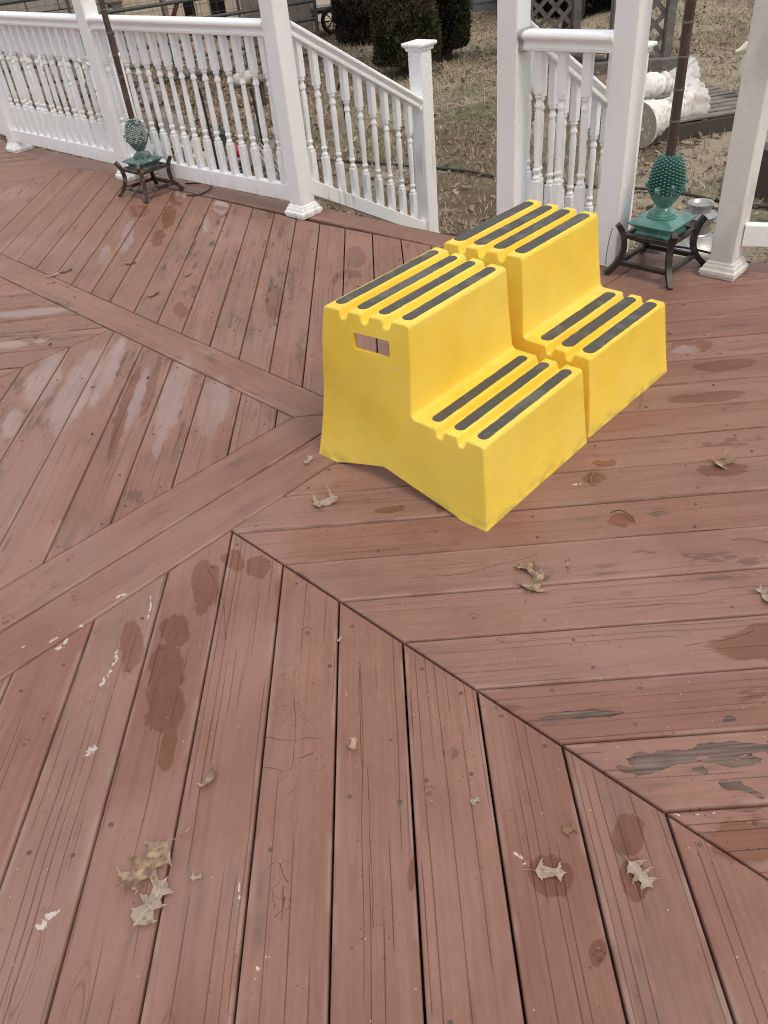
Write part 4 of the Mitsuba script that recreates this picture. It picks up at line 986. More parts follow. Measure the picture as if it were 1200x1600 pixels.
drop_leaf(0.325, 0.625, 0.052, 300, 9, 'flat pale oak leaf on the damp patch at the lower right', width=0.85, curl=0.25, lobes=3, mat='mat_leaf_grey', fold=0.05)
drop_leaf(0.180, 0.640, 0.050, -8, 10, 'flat torn pale leaf piece left of the damp patch at the lower right', width=0.7, curl=0.2, lobes=2, mat='mat_leaf_grey', fold=0.05)
drop_leaf(0.228, 0.712, 0.028, 20, 11, 'small round dark leaf scrap above the flat torn leaf', width=1.0, curl=0.15, lobes=2, mat='mat_twig', fold=0.0)
drop_leaf(0.072, 0.778, 0.020, 30, 12, 'tiny square grey leaf scrap right of the middle board', width=1.0, curl=0.3, lobes=2, mat='mat_leaf_grey', fold=0.1)
drop_leaf(-0.150, 0.912, 0.036, 75, 13, 'small folded brown leaf on the central board below the seam', width=0.7, curl=1.8, lobes=2, tilt=(0.3, 0.2))
drop_leaf(-0.420, 0.860, 0.050, 240, 14, 'curled up brown oak leaf in the left part of the near boards', width=0.6, curl=1.8, lobes=2, tilt=(0.5, 0.1))
drop_leaf(-0.508, 0.695, 0.105, 228, 15, 'large curled tan oak leaf, upper of the overlapping pair at the lower left', width=0.8, curl=0.8, lobes=3, tilt=(0.1, 0.0))
drop_leaf(-0.488, 0.632, 0.085, 62, 16, 'grey brown oak leaf, lower of the overlapping pair at the lower left', width=0.62, curl=0.3, lobes=3, mat='mat_leaf_grey', fold=0.1)
drop_leaf(-0.418, 0.672, 0.020, 10, 17, 'small pale crumb of leaf right of the overlapping leaf pair', width=0.9, curl=1.2, lobes=2, mat='mat_leaf_grey')
drop_leaf(-0.283, 1.893, 0.040, 60, 18, 'small pale leaf touching the nearer stool\'s left foot', width=0.7, curl=0.9, lobes=2, mat='mat_leaf_grey')
drop_leaf(-0.18, 1.19, 0.016, 60, 19, 'tiny pale leaf crumb on the seam left of centre', width=0.7, curl=0.9, lobes=2, mat='mat_leaf_grey')
drop_leaf(-1.55, 3.56, 0.060, 30, 20, 'pale curled leaf scrap on the far left boards near the seam board', width=0.4, curl=1.0, lobes=2, mat='mat_leaf_grey', name='leaf_scrap', group='scraps and bark bits on the far boards')
drop_leaf(-1.50, 3.60, 0.065, 35, 21, 'dark bark like leaf scrap touching the pale scrap on the far left boards', width=0.3, curl=0.6, lobes=2, mat='mat_twig_dark', name='leaf_scrap', group='scraps and bark bits on the far boards')
drop_leaf(-1.01, 3.22, 0.062, 45, 22, 'dark leaf scrap on the far boards nearest the diagonal seam board', width=0.3, curl=0.5, lobes=2, mat='mat_twig_dark', name='leaf_scrap', group='scraps and bark bits on the far boards')
drop_leaf(-0.895, 3.41, 0.042, 45, 23, 'small dark scrap in the middle of the far boards', width=0.3, curl=0.5, lobes=2, mat='mat_twig_dark', name='leaf_scrap', group='scraps and bark bits on the far boards')
drop_leaf(-1.20, 3.62, 0.055, 15, 24, 'dark thin scrap on the far boards left of the wet streak', width=0.3, curl=0.4, lobes=2, mat='mat_twig_dark', name='leaf_scrap', group='scraps and bark bits on the far boards')
def twig(pts, r_, label, mat='mat_twig'):
    single('twig', label, 'twig', tube(spline(pts, 5), r_, 6), mat, smooth=40, group='twigs and stalks lying on the deck')
twig([(0.535, 1.755, 0.004), (0.50, 1.71, 0.012), (0.487, 1.68, 0.008), (0.492, 1.665, 0.004)], 0.0016, 'thin curved tan stalk on the boards right of the nearer stool')
twig([(0.505, 1.545, 0.004), (0.535, 1.54, 0.010), (0.555, 1.50, 0.004)], 0.0013, 'thin black forked twig right of the nearer stool\'s front corner', 'mat_twig_dark')
twig([(0.075, 1.70, 0.004), (0.10, 1.675, 0.014), (0.12, 1.655, 0.010)], 0.0020, 'short reddish stalk beside the nearer stool\'s arched end')
twig([(0.76, 1.41, 0.003), (0.80, 1.405, 0.006), (0.85, 1.385, 0.003)], 0.0010, 'fine straw coloured stalk near the right edge')
twig([(0.71, 2.02, 0.003), (0.73, 2.06, 0.010), (0.735, 2.10, 0.004)], 0.0012, 'fine pale stalk beside the farther stool')
# cables beside the stands
single('black_cable', 'black cable lying under the left railing beside the bluish urn\'s stand', 'cable', tube(spline([(-1.15, 4.83, 0.006), (-1.05, 4.80, 0.008), (-0.98, 4.74, 0.010), (-1.0, 4.62, 0.006), (-1.1, 4.60, 0.006)], 8), 0.004, 6), 'mat_cable', smooth=40, group='black cables on the deck')
single('black_cable', 'black cable running behind the green urn\'s stand to the milk can', 'cable', tube(spline([(0.98, 3.30, 0.05), (1.08, 3.19, 0.035), (1.20, 3.13, 0.03), (1.33, 3.02, 0.02), (1.40, 2.98, 0.01)], 8), 0.0045, 6), 'mat_cable', smooth=40, group='black cables on the deck')
single('black_cable', 'thin dark wire sticking up beside the farther stool\'s upper right corner', 'cable', tube(spline([(0.855, 3.04, 0.03), (0.858, 3.045, 0.10), (0.872, 3.05, 0.17)], 6), 0.0015, 5), 'mat_cable', smooth=40, group='black cables on the deck')
# ================================================================== THE YARD
def lawn_z(x, y):
    return GZ + 0.05 * (meshkit.fbm(np.stack([np.asarray(x) * 0.35, np.asarray(y) * 0.35, np.asarray(x) * 0.0], -1)) - 0.5)
def rim_y(x): return np.interp(x, [p[0] for p in RIM], [p[1] for p in RIM])
def scatter(n, seed, near=0.25, far=20.0, power=2.0):
    lr = np.random.default_rng(seed)
    t = lr.random(n); y = 3.2 + (far - 3.2) * t ** power
    x = -0.36 * y - 0.8 + lr.random(n) * (0.82 * y + 1.6)
    ok = y > rim_y(x) + near
    return x[ok], y[ok], lr
def grass():
    x, y, lr = scatter(150000, 11, 0.35, 21.0, 1.5)
    a = meshkit.fbm(np.stack([x * 1.1, y * 1.1, x * 0 + 2], 1)); g = meshkit.fbm(np.stack([x * 1.7 + 9, y * 1.7, x * 0 + 6], 1))
    keep = lr.random(len(x)) < np.clip((a - 0.30) * 4.0, 0.12, 1.0)
    keep &= ~((x < -0.9) & (y > 6.8) & (y < 10.5) & (lr.random(len(x)) < 0.85))
    x, y, g = x[keep], y[keep], g[keep]
    n = len(x)
    ang = lr.uniform(0, 2 * np.pi, n); L = lr.uniform(0.025, 0.075, n) * (1 + 0.03 * y); w = lr.uniform(0.0012, 0.0028, n) * (1 + 0.09 * y)
    lean = lr.uniform(0.25, 1.35, n)
    d = np.stack([np.cos(ang) * np.sin(lean), np.sin(ang) * np.sin(lean), np.cos(lean)], 1)
    side = np.stack([-np.sin(ang), np.cos(ang), np.zeros(n)], 1)
    p = np.stack([x, y, lawn_z(x, y) - 0.004], 1)
    v = np.stack([p - side * w[:, None], p + side * w[:, None], p + d * L[:, None]], 1).reshape(-1, 3)
    f = np.arange(3 * n).reshape(-1, 3)
    straw = np.array([0.48, 0.40, 0.285]) * lr.uniform(0.75, 1.2, (n, 1)); green = np.array([0.19, 0.20, 0.105]) * lr.uniform(0.6, 1.3, (n, 1))
    c = np.where((lr.random(n) < np.clip((g - 0.44) * 3.4, 0.06, 0.75))[:, None], green, straw)
    return (v, f), np.repeat(c, 3, 0)
m, c = grass()
single('grass', 'thin straw coloured winter grass with green patches on the lawn', 'grass', m, 'mat_blades', smooth=False, kind='stuff', color=c)
def litter():
    xs, ys, L = [], [], []
    lr = np.random.default_rng(21)
    for n, pw, cond in ((9000, 1.4, None), (26000, 1.2, 'bed'), (9000, 1.0, 'edge'), (9000, 1.6, 'far')):
        x, y, l2 = scatter(n, int(n + pw * 10), 0.30, 20.0, pw)
        if cond == 'bed':
            y = l2.uniform(4.6, 11.5, 20000); x = l2.uniform(-5.0, -0.1, 20000); k = (y > rim_y(x) + 0.3) & (x < -0.45 - 0.5 * l2.random(20000)) & (x > -0.42 * y - 0.6); x, y = x[k], y[k]
        if cond == 'edge':
            k = (y - rim_y(x)) < 1.0 + 0.4 * l2.random(len(x)); x, y = x[k], y[k]
        if cond == 'far':
            k = (y > 9.0) & (x > -0.3); x, y = x[k], y[k]
        xs.append(x); ys.append(y)
    x, y = np.concatenate(xs), np.concatenate(ys); n = len(x)
    s_ = lr.uniform(0.016, 0.044, n); ang = lr.uniform(0, 6.28, n)
    base = np.array([[-1, 0, 0.1], [-0.3, -0.55, 0.28], [0.25, -0.32, 0.1], [0.7, -0.42, 0.35], [1, 0.05, 0.2], [0.45, 0.38, 0.25], [0.1, 0.28, 0.0], [-0.4, 0.5, 0.3]])
    base = base[None] * np.ones((n, 1, 1)); base[:, :, 2] *= lr.uniform(0.1, 1.6, (n, 1)); base[:, :, :2] *= lr.uniform(0.65, 1.2, (n, 8, 1))
    ca, sa = np.cos(ang)[:, None], np.sin(ang)[:, None]
    tl = lr.normal(0, 0.35, (n, 1))
    X, Y_, Z = base[:, :, 0], base[:, :, 1], base[:, :, 2] + base[:, :, 0] * tl
    v = np.stack([(X * ca - Y_ * sa) * s_[:, None] + x[:, None], (X * sa + Y_ * ca) * s_[:, None] + y[:, None], Z * s_[:, None] + (lawn_z(x, y) + 0.004 + 0.016 * lr.random(n))[:, None]], -1)
    tri = np.array([[0, 1, 7], [1, 2, 6], [1, 6, 7], [2, 3, 5], [2, 5, 6], [3, 4, 5]])
    f = (np.arange(n)[:, None, None] * 8 + tri[None]).reshape(-1, 3)
    pal = np.array([[0.24, 0.165, 0.115], [0.33, 0.24, 0.165], [0.16, 0.11, 0.08], [0.36, 0.285, 0.215], [0.28, 0.215, 0.175]])
    c = pal[lr.integers(0, 5, n)] * lr.uniform(0.6, 1.2, (n, 1))
    return (v.reshape(-1, 3), f), np.repeat(c, 8, 0)
m, c = litter()
single('leaf_litter', 'brown fallen leaves scattered over the lawn and heaped along the deck', 'fallen leaves', m, 'mat_litter', smooth=False, kind='stuff', color=c)
def gz(x, y): return float(lawn_z(np.array([x]), np.array([y]))[0])

# ---- evergreens
def conifer(name, x, y, R, H, n, seed, label, cols, spray=0.07, low=0.05, group=None, shape=1.0, stretch=1.0):
    k = thing(name, label, 'evergreen', group)
    z0 = gz(x, y)
    part('trunk', k, tube([(x, y, z0 - 0.05), (x + 0.02, y, z0 + H * 0.5), (x, y, z0 + H * 0.93)], [0.075, 0.05, 0.012], 10), 'mat_bark', smooth=40)
    lr = np.random.default_rng(seed)
    # limbs
    limbs = []
    for i in range(60):
        t = lr.uniform(low, 0.9); a = lr.uniform(0, 6.28); rr = R * (1 - t) ** (0.55 * shape) * 0.8
        p0 = V(x, y, z0 + H * t * 0.92); p1 = p0 + V(math.cos(a) * rr, math.sin(a) * rr, rr * 0.55)
        limbs.append(tube([p0, (p0 + p1) / 2 + V(0, 0, -0.02), p1], [0.012, 0.008, 0.004], 5))
    part('limbs', k, cat(limbs), 'mat_bark', smooth=False)
    t = low + (1 - low) * lr.random(n) ** 1.25; a = lr.uniform(0, 2 * np.pi, n)
    env = R * (0.86 + 0.14 * np.minimum(1.0, t * 3.6)) * np.minimum(1.0, (t + 0.02) * 40) ** 0.4 * (1 - t) ** (0.5 * shape)
    lump = meshkit.fbm(np.stack([np.cos(a) * 2.2 + 5 + seed, np.sin(a) * 2.2, t * H * 2.6], 1))
    rad = env * (0.66 + 0.62 * lump) * (1 - 0.42 * lr.random(n) ** 2.2)
    p = np.stack([x + rad * np.cos(a), y + rad * np.sin(a), z0 + H * t], 1)
    out = np.stack([np.cos(a), np.sin(a), np.zeros(n)], 1)
    d = out * lr.uniform(0.2, 0.9, (n, 1)) + np.array([0, 0, 1.0]) * lr.uniform(0.35, 1.0, (n, 1)) * stretch + lr.normal(0, 0.30, (n, 3))
    d /= np.linalg.norm(d, axis=1, keepdims=True)
    sd = np.cross(d, lr.normal(0, 1, (n, 3))); sd /= np.linalg.norm(sd, axis=1, keepdims=True)
    L = spray * lr.uniform(0.5, 1.4, (n, 1)); w = L * 0.16
    q = np.stack([p - d * L * 0.4, p + sd * w, p + d * L * 0.62, p - sd * w], 1)
    v = q.reshape(-1, 3); i4 = np.arange(n)[:, None] * 4
    f = np.vstack([i4 + [0, 1, 2], i4 + [0, 2, 3]])
    cols = np.array(cols)
    clump = meshkit.fbm(p * 5.0)
    ci = np.clip(((clump - 0.3) / 0.4 * len(cols) + lr.normal(0, 0.5, n)), 0, len(cols) - 1).astype(int)
    c = cols[ci] * lr.uniform(0.6, 1.25, (n, 1))
    part('crown', k, (v, f), 'mat_needles', smooth=False, color=np.repeat(c, 4, 0))
    return k
GRN = [(0.036, 0.040, 0.020), (0.058, 0.058, 0.030), (0.084, 0.076, 0.042), (0.110, 0.090, 0.052)]
BRN = [(0.036, 0.032, 0.029), (0.056, 0.047, 0.041), (0.080, 0.065, 0.054)]
conifer('evergreen_tree', 0.37, 10.2, 0.41, 5.0, 90000, 31, 'tall olive green conical evergreen behind the capped newel post', GRN, 0.075, 0.03, 'evergreens at the back of the lawn', shape=0.8)
conifer('evergreen_tree', 0.89, 10.9, 0.31, 4.6, 60000, 32, 'darker evergreen just right of and behind the tall olive one', [(0.022, 0.026, 0.014), (0.035, 0.038, 0.02), (0.05, 0.048, 0.026)], 0.075, 0.03, 'evergreens at the back of the lawn', shape=0.8)
conifer('evergreen_shrub', -0.04, 12.75, 0.44, 2.4, 30000, 33, 'dark brownish evergreen shrub left of the tall evergreens', BRN, 0.11, 0.02, 'evergreens at the back of the lawn', shape=0.7)
conifer('evergreen_shrub', 2.95, 13.6, 0.85, 1.7, 16000, 34, 'dark evergreen shrub behind the lattice arbor', [(0.014, 0.016, 0.012), (0.024, 0.026, 0.018)], 0.12, 0.02, 'evergreens at the back of the lawn', shape=0.6)

# ---- lattice arbor
def lattice(A, B, z0, z1, bars=0.045, step=0.185, th=0.008):
    """Two crossing layers of diagonal laths clipped to the panel from A to B."""
    d = (B - A) / np.hypot(*(B - A)); L = np.hypot(*(B - A)); n = V(-d[1], d[0])
    rect = sg.box(0, z0, L, z1); out = []
    for lay, sgn in ((0.0, 1), (th, -1)):
        for c in np.arange(-L - (z1 - z0), 2 * L + (z1 - z0), step):
            q = V(c, z0); dd = V(sgn, 1) / math.sqrt(2)
            st = sg.LineString([q - dd * 6, q + dd * 6]).buffer(bars / 2, cap_style=2).intersection(rect)
            if st.is_empty or st.geom_type != 'Polygon' or st.area < 1e-3: continue
            P = np.array(st.exterior.coords)[:-1]
            v, f = _ext(P if st.exterior.is_ccw else P[::-1], th)
            base = V(A[0], A[1], 0)
            out.append((base + v[:, :1] * V(d[0], d[1], 0) + V(0, 0, 1) * v[:, 1:2] + (v[:, 2:3] + lay) * V(n[0], n[1], 0), f))
    return out
ab = thing('garden_arbor', 'weathered grey wooden arbor with lattice sides, on the lawn behind the right railings', 'arbor')
aw = 0.055
cor = dict(a=V(2.98, 9.12), b=V(2.47, 9.25), c=V(2.33, 11.2), d_=V(1.74, 11.0))
cor['d_'] = V(1.80, 10.45); cor['c'] = V(2.32, 10.35)
for nm in cor:
    p = cor[nm]; z = gz(*p)
    part('post', ab, box((p[0], p[1], z + 1.15), (0.085, 0.085, 2.3), 0.004, Rz(0.1)), 'mat_grey_wood', smooth=False)
for A, B in ((cor['a'], cor['b']), (cor['c'], cor['d_'])):
    z = gz(*A)
    d = (B - A) / np.hypot(*(B - A))
    for lm in lattice(A + d * 0.05, B - d * 0.05, z + 0.12, z + 2.1):
        part('lath', ab, lm, 'mat_grey_wood', smooth=False)
    c = (A + B) / 2; ang = math.atan2(d[1], d[0])
    part('rail', ab, box((c[0], c[1], z + 0.10), (np.hypot(*(B - A)), 0.05, 0.07), 0.004, Rz(ang)), 'mat_grey_wood', smooth=False)
    part('rail', ab, box((c[0], c[1], z + 2.15), (np.hypot(*(B - A)) + 0.1, 0.06, 0.09), 0.004, Rz(ang)), 'mat_grey_wood', smooth=False)
for A, B in ((cor['a'] + V(0.12, -0.10), cor['b'] + V(-0.45, -0.02)), (cor['a'] + V(0.05, 0.0), cor['c'] + V(0.4, 0)), (cor['b'], cor['d_'])):
    c = (A + B) / 2; d = B - A
    part('sill', ab, box((c[0], c[1], gz(*c) + 0.05), (np.hypot(*d), 0.10, 0.11), 0.006, Rz(math.atan2(d[1], d[0]))), 'mat_grey_wood', smooth=False)
for zz in (0.30, 0.42):
    A, B = cor['b'] + V(-0.55, 0.0), cor['b'] + V(-0.02, -0.05); c = (A + B) / 2; d = B - A
    part('seat_board', ab, box((c[0], c[1] + 0.15 * (zz > 0.4), gz(*c) + zz - 0.1), (np.hypot(*d), 0.16, 0.03), 0.004, Rz(math.atan2(d[1], d[0]))), 'mat_grey_wood', smooth=False)
single('dark_log', 'dark rounded log end leaning beside the arbor', 'log', tube([(2.42, 11.3, gz(2.4, 11.3) + 0.02), (2.50, 11.2, gz(2.4, 11.3) + 0.34), (2.52, 11.1, gz(2.4, 11.3) + 0.55)], [0.10, 0.115, 0.07], 12), 'mat_bark', smooth=40)

# ---- pallet with plaster columns and two statues
pk = thing('wooden_pallet', 'low weathered wooden pallet on the lawn carrying white plaster columns', 'pallet')
PO, PU = V(1.93, 6.50), V(0.975, 0.225); PU /= np.hypot(*PU); PV = V(-PU[1], PU[0])
pz = gz(2.4, 6.8)
pa = math.atan2(PU[1], PU[0])
def pal(u, v_, z): q = PO + PU * u + PV * v_; return (q[0], q[1], pz + z)
for i, v_ in enumerate(np.linspace(0.04, 1.0, 10)):
    part('slat', pk, box(pal(0.62, v_, 0.126 + 0.002 * (i % 2)), (1.24, 0.072, 0.018), 0.003, Rz(pa + 0.006 * math.sin(i * 5))), 'mat_pallet', smooth=False)
for u_ in (0.02, 0.62, 1.22):
    part('runner', pk, box(pal(u_, 0.5, 0.062), (0.045, 1.04, 0.106), 0.003, Rz(pa)), 'mat_pallet_dark', smooth=False)
part('side_board', pk, box(pal(0.62, -0.015, 0.055), (1.26, 0.022, 0.11), 0.003, Rz(pa)), 'mat_pallet_dark', smooth=False)
def fluted_cap(r0, r1, L, n=20, k=18):
    rings = []
    a = np.arange(n * 12) * 2 * np.pi / (n * 12)
    for t in np.linspace(0, 1, k):
        rr = r0 + (r1 - r0) * t ** 1.9
        fl = 1 + (0.008 + 0.055 * t * t) * (np.abs(np.cos(a * n / 2)) - 0.5)
        rings.append(np.stack([rr * fl * np.cos(a), rr * fl * np.sin(a), np.full(len(a), t * L) + 0.006 * t * np.abs(np.cos(a * n / 2))], 1))
    return loft(rings)
def lay(m, p, az, pitch=0.0):
    """Turn a mesh built along +z so that it lies along azimuth az."""
    R = Rz(az) @ Ry(math.pi / 2 - pitch)
    return m[0] @ R.T + np.asarray(p, float), m[1]
def column(label, p, az, s, end_mat='mat_plaster_end'):
    k = thing('plaster_column', label, 'column', 'white plaster columns lying on the pallet')
    S = lambda m: lay((m[0] * s, m[1]), p, az, 0.03)
    base = lathe([(0.150, 0.0), (0.152, 0.012), (0.150, 0.030), (0.135, 0.040), (0.120, 0.055), (0.085, 0.07)], 40)
    part('base', k, S(base), 'mat_plaster', smooth=35)
    a = np.arange(40) * 2 * np.pi / 40
    dv = np.vstack([np.stack([0.149 * np.cos(a), 0.149 * np.sin(a), a * 0 - 0.0015], 1), [[0, 0, -0.0015]]])
    part('end_face', k, S((dv, np.array([(40, (j + 1) % 40, j) for j in range(40)]))), end_mat, smooth=False, uv=np.vstack([np.stack([np.cos(a), np.sin(a)], 1), [[0, 0]]]))
    part('collar', k, S(move(fluted_cap(0.10, 0.125, 0.07, 16), t=(0, 0, 0.075))), 'mat_plaster', smooth=50)
    shaft = lathe([(0.070, 0.13), (0.078, 0.14), (0.098, 0.17), (0.106, 0.22), (0.098, 0.27), (0.078, 0.305), (0.072, 0.315), (0.072, 0.325), (0.088, 0.332), (0.094, 0.345), (0.088, 0.358), (0.070, 0.364), (0.068, 0.375), (0.080, 0.395), (0.090, 0.415), (0.092, 0.43), (0.100, 0.436), (0.104, 0.446), (0.098, 0.456), (0.086, 0.46)], 40)
    part('shaft', k, S(shaft), 'mat_plaster', smooth=30)
    part('capital', k, S(move(fluted_cap(0.090, 0.172, 0.105), t=(0, 0, 0.46))), 'mat_plaster', smooth=35)
    return k
column('white plaster column lying on the pallet with its round tan end face towards the deck', (1.965, 6.47, pz + 0.165), math.radians(38), 1.12)
column('white plaster column lying on the pallet behind the one with the tan end face', (2.00, 6.98, pz + 0.30), math.radians(12), 0.95)
def blobby(parts_, edge=0.02):
    """One continuous surface from a chain of (point, radius) hulls."""
    acc = None
    for a, b in parts_:
        pts = []
        for p, r_ in (a, b):
            sp = trimesh.creation.icosphere(2, 1.0).vertices * np.asarray(r_) + np.asarray(p)
            pts.append(sp)
        h = m3.Manifold.hull_points(np.vstack(pts))
        acc = h if acc is None else acc + h
    mm = acc.refine_to_length(edge).to_mesh()
    t = trimesh.Trimesh(mm.vert_properties[:, :3], mm.tri_verts, process=True)
    trimesh.smoothing.filter_taubin(t, lamb=0.5, nu=0.52, iterations=12)
    return np.array(t.vertices), np.array(t.faces)
gx, gy = 3.0, 7.12
gk = thing('goose_statue', 'cream coloured goose statue on the pallet, half hidden by the grimy post at the right', 'statue')
g0 = V(gx, gy, pz + 0.14)
part('body', gk, blobby([((g0 + V(0.04, 0, 0.06), (0.07, 0.07, 0.06)), (g0 + V(0.05, 0, 0.14), (0.10, 0.09, 0.10))), ((g0 + V(0.05, 0, 0.14), (0.10, 0.09, 0.09)), (g0 + V(0.22, 0.02, 0.17), (0.05, 0.05, 0.04))),
    ((g0 + V(0.0, 0, 0.17), (0.075, 0.07, 0.07)), (g0 + V(-0.02, 0, 0.27), 0.042)), ((g0 + V(-0.02, 0, 0.27), 0.042), (g0 + V(0.0, 0, 0.345), 0.035)), ((g0 + V(0.0, 0, 0.345), 0.038), (g0 + V(-0.035, 0, 0.36), 0.038)),
    ((g0 + V(-0.035, 0, 0.362), 0.036), (g0 + V(-0.085, -0.01, 0.345), 0.016)), ((g0 + V(-0.085, -0.01, 0.345), 0.016), (g0 + V(-0.118, -0.015, 0.337), 0.0125))], 0.015), 'mat_ivory', smooth=60)
part('wing', gk, blobby([((g0 + V(0.02, -0.075, 0.16), (0.05, 0.025, 0.05)), (g0 + V(0.2, -0.05, 0.15), (0.04, 0.018, 0.03)))], 0.015), 'mat_ivory', smooth=60)

# ---- milk can and small things beside the deck
def milk_can(x, y, z, s, label, rot=0.0):
    k = thing('milk_can', label, 'milk can', 'old aluminium milk cans beside the deck')
    pr = [(0.138, 0.0), (0.150, 0.006), (0.153, 0.02), (0.150, 0.03), (0.156, 0.05), (0.158, 0.33), (0.155, 0.37), (0.140, 0.405), (0.106, 0.432), (0.078, 0.446), (0.070, 0.452), (0.073, 0.458), (0.067, 0.464), (0.064, 0.50), (0.068, 0.515), (0.086, 0.535), (0.088, 0.542), (0.084, 0.546)]
    part('body', k, move(lathe([(a * s, b * s) for a, b in pr], 44), t=(x, y, z)), 'mat_aluminium', smooth=40)
    lid = [(0.075, 0.545), (0.092, 0.549), (0.094, 0.556), (0.078, 0.562), (0.058, 0.574), (0.056, 0.598), (0.068, 0.612), (0.068, 0.618), (0.058, 0.616), (0.046, 0.600), (0.004, 0.596)]
    part('lid', k, move(lathe([(a * s, b * s) for a, b in lid], 44), t=(x, y, z)), 'mat_aluminium', smooth=40)
    for e in (0, math.pi):
        c = spline([(0.130, -0.045, 0.41), (0.165, -0.045, 0.425), (0.195, -0.030, 0.46), (0.198, 0.030, 0.46), (0.165, 0.045, 0.425), (0.130, 0.045, 0.41)], 5)
        part('handle', k, move(tube(c * s, 0.009 * s, 8), Rz(rot + e), (x, y, z)), 'mat_aluminium', smooth=50)
    return k
milk_can(1.44, 3.66, GZ - 0.01, 0.86, 'old aluminium milk can standing behind the grimy post at the right edge', rot=math.radians(-15))
single('tin_funnel', 'grey tin cone lying behind the green urn\'s stand beside the milk can', 'funnel', move(lathe([(0.115, 0.0), (0.112, 0.006), (0.030, 0.135), (0.022, 0.145), (0.020, 0.22)], 28), Ry(-0.5) @ Rx(0.3), (1.22, 3.46, GZ + 0.36)), 'mat_aluminium', smooth=40)
single('white_bucket', 'white bucket below the railing at the right edge', 'bucket', move(lathe([(0.10, 0.0), (0.125, 0.25), (0.132, 0.25), (0.132, 0.27), (0.12, 0.272), (0.118, 0.25), (0.09, 0.02)], 28), t=(1.66, 3.22, GZ + 0.05)), 'mat_white_pot', smooth=40)
tb = thing('planter_tub', 'dark brown tapered wooden planter box cut off by the right edge of the photo', 'planter')
part('box', tb, move(lathe([(0.27, 0.0), (0.20, 0.24), (0.18, 0.24), (0.24, 0.02)], square=True, rot=0.1), t=(2.64, 5.22, gz(2.6, 5.2))), 'mat_brown_tub', smooth=False)
part('rim', tb, move(lathe([(0.201, 0.235), (0.21, 0.24), (0.21, 0.255), (0.18, 0.255)], square=True, rot=0.1), t=(2.64, 5.22, gz(2.6, 5.2))), 'mat_brown_tub', smooth=False)
hz = [(-1.2, 7.1), (-0.4, 6.87), (0.02, 6.67), (0.46, 6.39), (0.68, 6.19), (0.86, 6.05), (1.3, 5.75), (1.69, 5.5), (1.96, 5.34), (2.15, 5.11), (2.35, 4.91), (2.8, 4.5)]
single('garden_hose', 'dark garden hose lying across the lawn', 'hose', tube(spline([(a, b, gz(a, b) + 0.012 + 0.008 * math.sin(i * 2.0)) for i, (a, b) in enumerate(hz)], 6), 0.011, 7), 'mat_hose', smooth=40)

# ---- the jumble behind the left railing
def stake(x, y, h, label, hook=0.05):
    z = gz(x, y)
    single('garden_stake', label, 'stake', tube(spline([(x + 0.01, y, z - 0.05), (x, y, z + h * 0.5), (x - 0.01, y, z + h * 0.93), (x - 0.01 - hook * 0.6, y, z + h), (x - 0.01 - hook * 1.4, y, z + h * 0.95)], 6), 0.009, 6), 'mat_rubber', smooth=40, group='thin dark garden stakes behind the railings')
stake(-0.22, 6.05, 0.72, 'thin dark hooked garden stake behind the stair railing', 0.02)
stake(-1.28, 6.55, 0.70, 'thin dark garden stake behind the level railing, right of the seated lion', 0.01)
stake(-0.95, 6.9, 0.60, 'thin dark garden stake behind the level railing, above the red ball', 0.01)
lx, ly = -2.06, 8.22; lz = gz(lx, ly)
ln = thing('lion_statue', 'grey stone seated lion statue with curly mane behind the level railing', 'statue')
B_ = V(lx, ly, lz)
part('body', ln, blobby([((B_ + V(0.05, 0.05, 0.10), (0.13, 0.12, 0.10)), (B_ + V(-0.01, -0.02, 0.30), (0.085, 0.085, 0.10))), ((B_ + V(-0.06, -0.10, 0.22), 0.05), (B_ + V(-0.06, -0.13, 0.03), 0.034)), ((B_ + V(0.05, -0.10, 0.22), 0.05), (B_ + V(0.06, -0.13, 0.03), 0.034)),
    ((B_ + V(-0.02, -0.04, 0.38), (0.105, 0.085, 0.11)), (B_ + V(-0.02, -0.09, 0.40), (0.07, 0.06, 0.075))), ((B_ + V(-0.02, -0.13, 0.385), 0.042), (B_ + V(-0.02, -0.165, 0.37), 0.032)), ((B_ + V(0.12, 0.02, 0.05), (0.06, 0.09, 0.05)), (B_ + V(0.12, -0.10, 0.03), 0.03))], 0.02), 'mat_stone', smooth=60)
lr = np.random.default_rng(3)
curls = []
for i in range(90):
    a, b = lr.uniform(0, 6.28), lr.uniform(-0.5, 1.2)
    q = B_ + V(-0.02, -0.03, 0.385) + V(math.cos(a) * math.cos(b) * 0.112, math.sin(a) * math.cos(b) * 0.09, math.sin(b) * 0.12)
    if q[1] < B_[1] - 0.09 and abs(q[0] - B_[0] + 0.02) < 0.055: continue
    sp = trimesh.creation.icosphere(1, 0.024)
    curls.append((np.array(sp.vertices) + q, np.array(sp.faces)))
part('mane', ln, cat(curls), 'mat_stone', smooth=60)
part('plinth', ln, box(B_ + V(0.02, -0.02, 0.01), (0.34, 0.34, 0.07), 0.01), 'mat_stone', smooth=False)
st = thing('stump_table', 'little round topped stump table on the lawn behind the post left of the stairs', 'table')
tz = gz(-1.17, 9.3)
part('top', st, move(lathe([(0.004, 0.25), (0.115, 0.25), (0.122, 0.256), (0.122, 0.278), (0.116, 0.285), (0.004, 0.287)], 28), t=(-1.17, 9.3, tz)), 'mat_grey_wood', smooth=35)
for a in (0.4, 2.5, 4.6):
    part('leg', st, tube([(-1.17 + 0.09 * math.cos(a), 9.3 + 0.09 * math.sin(a), tz), (-1.17 + 0.07 * math.cos(a), 9.3 + 0.07 * math.sin(a), tz + 0.252)], [0.032, 0.028], 8), 'mat_bark', smooth=40)
